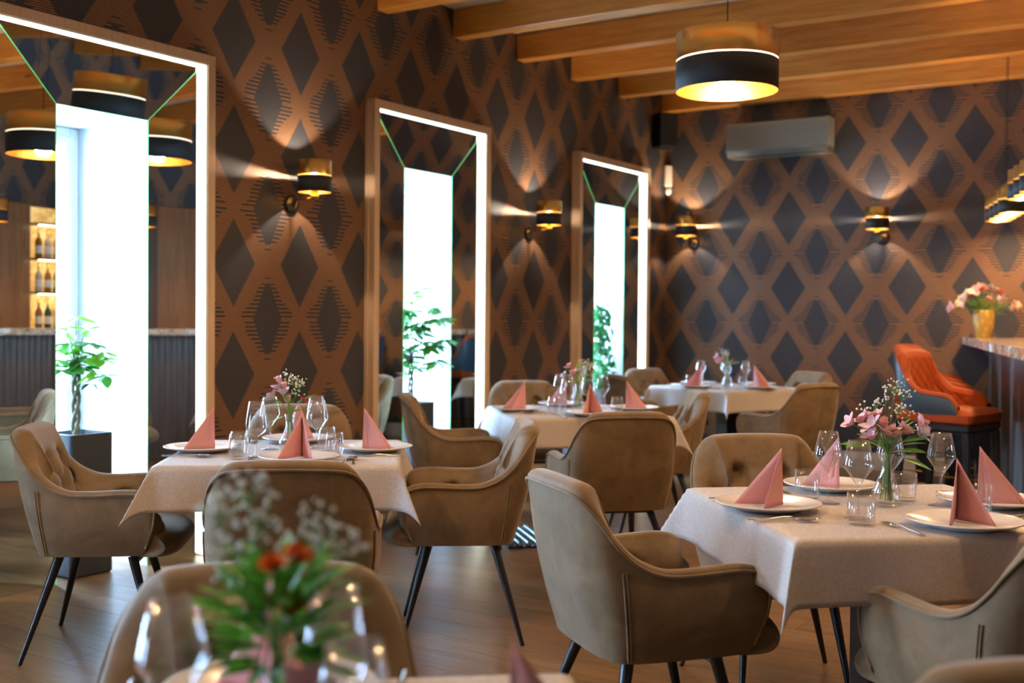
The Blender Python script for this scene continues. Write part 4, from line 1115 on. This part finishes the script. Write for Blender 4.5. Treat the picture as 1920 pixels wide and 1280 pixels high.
# stools
def make_stool():
    """faces +Y"""
    t = empty('bar_stool')
    st = MB(); n = 30
    P = []
    for i in range(n + 1):
        u_ = -1 + 2 * i / n; row_ = []
        for j in range(n + 1):
            v_ = -1 + 2 * j / n
            x_ = .235 * math.copysign(abs(u_) ** .9, u_); y_ = .02 + .225 * v_
            e_ = max(abs(u_), abs(v_)); z_ = .80 - .035 * max(0, (e_ - .75) / .25) ** 2
            k1 = abs(((x_ + y_) / .088) % 1 - .5); k2 = abs(((x_ - y_) / .088) % 1 - .5)
            z_ -= .010 * (math.exp(-((.5 - k1) / .09) ** 2) + math.exp(-((.5 - k2) / .09) ** 2)) * (1 - e_ ** 4) * .7
            row_.append(Vector((x_, y_, z_)))
        P.append(row_)
    st.grid(P); st.bbox((-.238, -.208, .705), (.238, .248, .775), .012); st.obj('seat', MAT['orange'], t)
    # wrap back
    rim = [(.235, .17, .80), (.24, .12, .865), (.245, .02, .885), (.25, -.06, .90), (.245, -.13, .96), (.225, -.19, 1.06), (.19, -.225, 1.12), (.12, -.245, 1.135), (0, -.25, 1.138)]
    bas = [(.225, .16, .74), (.228, .11, .735), (.23, .03, .735), (.228, -.05, .735), (.22, -.11, .735), (.20, -.16, .735), (.165, -.19, .735), (.10, -.20, .735), (0, -.203, .735)]
    full = lambda p: p + [(-x, y_, z_) for x, y_, z_ in p[-2::-1]]
    N = 97; RM, BS = catmull(full(rim), N), catmull(full(bas), N); nr = []
    for i in range(N):
        d = RM[min(i + 1, N - 1)] - RM[max(i - 1, 0)]; d.z = 0; q = Vector((-d.y, d.x, 0)).normalized() if d.length > 1e-6 else Vector((1, 0, 0))
        if q.dot(Vector((RM[i].x, RM[i].y - .02, 0))) < 0: q = -q
        nr.append(q)
    arc = [0]
    for i in range(1, N): arc.append(arc[-1] + (BS[i] - BS[i - 1]).length + .0)
    mid = arc[-1] / 2
    rows = []; outr = []
    for i in range(N):
        w_ = .05; top, inn = RM[i], RM[i] - nr[i] * w_; upv = (RM[i] - BS[i]).normalized()
        row_ = [(top + inn) / 2 + nr[i] * (w_ / 2 * math.cos(PI * k / 7)) + upv * (.02 * math.sin(PI * k / 7)) for k in range(8)]
        ib = BS[i] - nr[i] * (w_ + .005); K = 22
        for k in range(1, K + 1):
            s_ = k / K; p = inn.lerp(ib, s_); aa = arc[i] - mid; k1 = abs(((aa + p.z) / .088) % 1 - .5); k2 = abs(((aa - p.z) / .088) % 1 - .5)
            dd = .012 * (math.exp(-((.5 - k1) / .09) ** 2) + math.exp(-((.5 - k2) / .09) ** 2)) * min(1, s_ * 5) * min(1, (N - 1 - i) / 14, i / 14)
            row_.append(p - nr[i] * .012 + nr[i] * dd)
        rows.append(row_); outr.append([BS[i].lerp(RM[i], k / 6) + nr[i] * .012 * math.sin(PI * k / 6) for k in range(7)])
    MB().grid(rows).obj('backrest', MAT['orange'], t)
    MB().grid(outr).obj('outer_shell', MAT['navy'], t)
    MB().tube(RM, .006, 6).obj('piping', MAT['orange'], t)
    fr = MB(); fr.bbox((-.235, -.20, .66), (.235, .24, .705), .006); fr.bbox((-.225, -.19, .645), (.225, .23, .66), .004); fr.obj('seat_frame', MAT['black_metal'], t)
    for sx_ in (1, -1):
        for yy, yf in ((.215, .235), (-.175, -.215)):
            MB().add([(sx_ * .228, yy + .02, .65), (sx_ * .19, yy + .02, .65), (sx_ * .19, yy - .02, .65), (sx_ * .228, yy - .02, .65), (sx_ * .235, yf + .013, 0), (sx_ * .21, yf + .013, 0), (sx_ * .21, yf - .013, 0), (sx_ * .235, yf - .013, 0)],
                     [(0, 1, 2, 3), (4, 5, 6, 7), (0, 1, 5, 4), (1, 2, 6, 5), (2, 3, 7, 6), (3, 0, 4, 7)]).obj('leg', MAT['black_metal'], t)
    fo = MB(); fo.tube([(-.22, .225, .28), (.22, .225, .28)], .008, 8); fo.obj('footrest', MAT['brass'], t)
    for sx_ in (1, -1): MB().tube([(sx_ * .22, -.20, .22), (sx_ * .22, .225, .22)], .007, 8).obj('side_rail', MAT['brass'], t)
    return t
stool0 = make_stool(); index_children()
SRZ = BRZ - R(27)
SPOS = [(2.62, 'nearest'), (1.92, 'second nearest'), (1.22, 'third'), (.52, 'farthest')]
for i, (a, w_) in enumerate(SPOS):
    x_, y_, _ = bl2w(a, -.47); lab = 'orange quilted velvet bar stool, %s of the row along the bar' % w_
    if i == 0: stool0.scale = (1.03, 1.03, .97); stool0.location = (x_, y_, 0); stool0.rotation_euler = (0, 0, SRZ); tag(stool0, lab, 'bar stool', 'orange velvet bar stools')
    else: clone(stool0, (x_, y_, 0), SRZ, lab, 'bar stool', 'orange velvet bar stools')

# yellow vase and flowers on the bar
bx, by, _ = bl2w(.60, -.10)
yv = tag(empty('yellow_vase', (bx, by, 1.178)), 'textured yellow vase standing on the stone bar top', 'vase')
mb = MB(); n = 40; P = []
for i in range(n):
    a = 2 * PI * i / n; P.append([Vector(((r_ + .0035 * math.sin(a * 10 + z_ * 60)) * math.cos(a), (r_ + .0035 * math.sin(a * 10 + z_ * 60)) * math.sin(a), z_)) for r_, z_ in
          [(.001, 0), (.046, 0)] + [(.048 + .030 * math.sin(PI * min(1, k / 14 * .72)) - .0, .004 + .216 * k / 14) for k in range(15)] + [(.058, .220), (.056, .16), (.001, .15)]])
mb.grid(P, closeu=True); mb.obj('body', MAT['yvase'], yv)
rb = random.Random(17); bb_ = []
for k in range(40):
    r_ = rb.uniform(-.24, .24); e_ = rb.uniform(-.09, .09); z_ = .02 + .15 * (1 - (r_ / .25) ** 2) * rb.uniform(.4, 1) - .02 * abs(r_) / .24
    key = rb.choice([('pom', 'bloom_cream'), ('lily', 'bloom_cream'), ('pom', 'bloom_salmon'), ('lily', 'bloom_pink'), ('lily', 'bloom_cream')])
    bb_.append((key, r_, e_, z_))
for r_, z_ in ((-.12, .12), (-.09, .125), (-.05, .155), (-.03, .165), (.09, .14), (.115, .145), (.10, .12)): bb_.append((('pom', 'bloom_coral'), r_, -.05, z_))
bq = bouquet(bx, by, 1.178, 'wide silk bouquet of cream, salmon and coral blooms in the yellow bar vase', bl(bb_),
             lf([(rb.uniform(-.2, .2), rb.uniform(-.1, .1), rb.uniform(-.02, .12), 1.0) for _ in range(22)]), None, 6, neck=.215, group=None, sr=.05)
for o in COL.objects:
    if o.parent == bq and o.name.startswith('flower'): o.scale = (1.45,) * 3

# ---------------------------------------------------------------- wall fittings
ac = tag(empty('air_conditioner', (1.165, YB, 2.95), 0), 'silver grey air conditioner high on the end wall', 'air conditioner')
mb = MB(); n = 12
prof = [(0, .155), (-.165, .155), (-.185, .145), (-.192, .12), (-.192, -.085), (-.185, -.105)]
P = [[Vector((x_, y_, z_)) for y_, z_ in prof] for x_ in (-.475, .475)]
mb.grid(P, smooth=False); mb.add(P[0] + [Vector((-.475, 0, -.105))], [tuple(range(7))]); mb.add(P[1] + [Vector((.475, 0, -.105))], [tuple(range(7))]); mb.obj('cover', MAT['ac'], ac)
mb = MB(); prof = [(-.186, -.1055), (-.190, -.115), (-.165, -.150), (-.10, -.158), (0, -.155), (0, -.1055)]
P = [[Vector((x_, y_, z_)) for y_, z_ in prof] for x_ in (-.47, .47)]
mb.grid(P, closev=True, smooth=False); mb.add(P[0], [tuple(range(6))]); mb.add(P[1], [tuple(range(6))]); mb.obj('underside', MAT['ac_dark'], ac)
MB().bbox((-.46, -.196, -.112), (.46, -.188, -.098), .002).obj('trim_strip', MAT['silver'], ac)
MB().bbox((-.42, -.15, -.1655), (.42, -.06, -.158), .002).obj('louvre', MAT['ac'], ac)
MB().bbox((.4755, -.14, -.02), (.482, -.10, .12), .002).obj('side_vent', MAT['ac'], ac)
sn = tag(empty('motion_sensor', (.012, YB - .012, 2.66), R(45)), 'ivory motion sensor fixed in the far corner under the loudspeaker', 'sensor')
MB().bbox((-.04, -.055, -.08), (.04, -.02, .13), .012).obj('housing', MAT['sensor'], sn)
MB().ball((0, -.035, -.115), .032, 16, 10, 1.35).obj('lens', MAT['sensor'], sn)
MB().box((-.012, -.022, -.03), (.012, .0, .03)).obj('bracket', MAT['sensor'], sn)
sk = tag(empty('loudspeaker', (.10, YB - .26, 3.08), R(55)), 'black loudspeaker hung in the corner under the last beam', 'loudspeaker'); sk.scale = (.78, .78, .85)
MB().bbox((-.13, -.11, -.19), (.13, .10, .19), .012).obj('cabinet', MAT['speaker'], sk)
mb = MB().bbox((-.12, -.118, -.18), (.12, -.108, .18), .004); mb.obj('grille', MAT['black_fabric'], sk)
MB().box((-.02, .10, -.03), (.02, .20, .03)).obj('bracket', MAT['speaker'], sk)
# ribbed metal foot plate under the middle table
fp = tag(empty('ribbed_grille', (1.20, 5.66, 0), R(-44)), 'ribbed metal grille lying on the floor before the middle table', 'grille')
MB().box((-.27, -.125, 0), (.27, .125, .012)).obj('tray', MAT['black_metal'], fp)
for k in range(5): MB().bbox((-.27, -.122 + .052 * k, .012), (.27, -.122 + .052 * k + .03, .036), .006).obj('slat', MAT['silver'], fp)
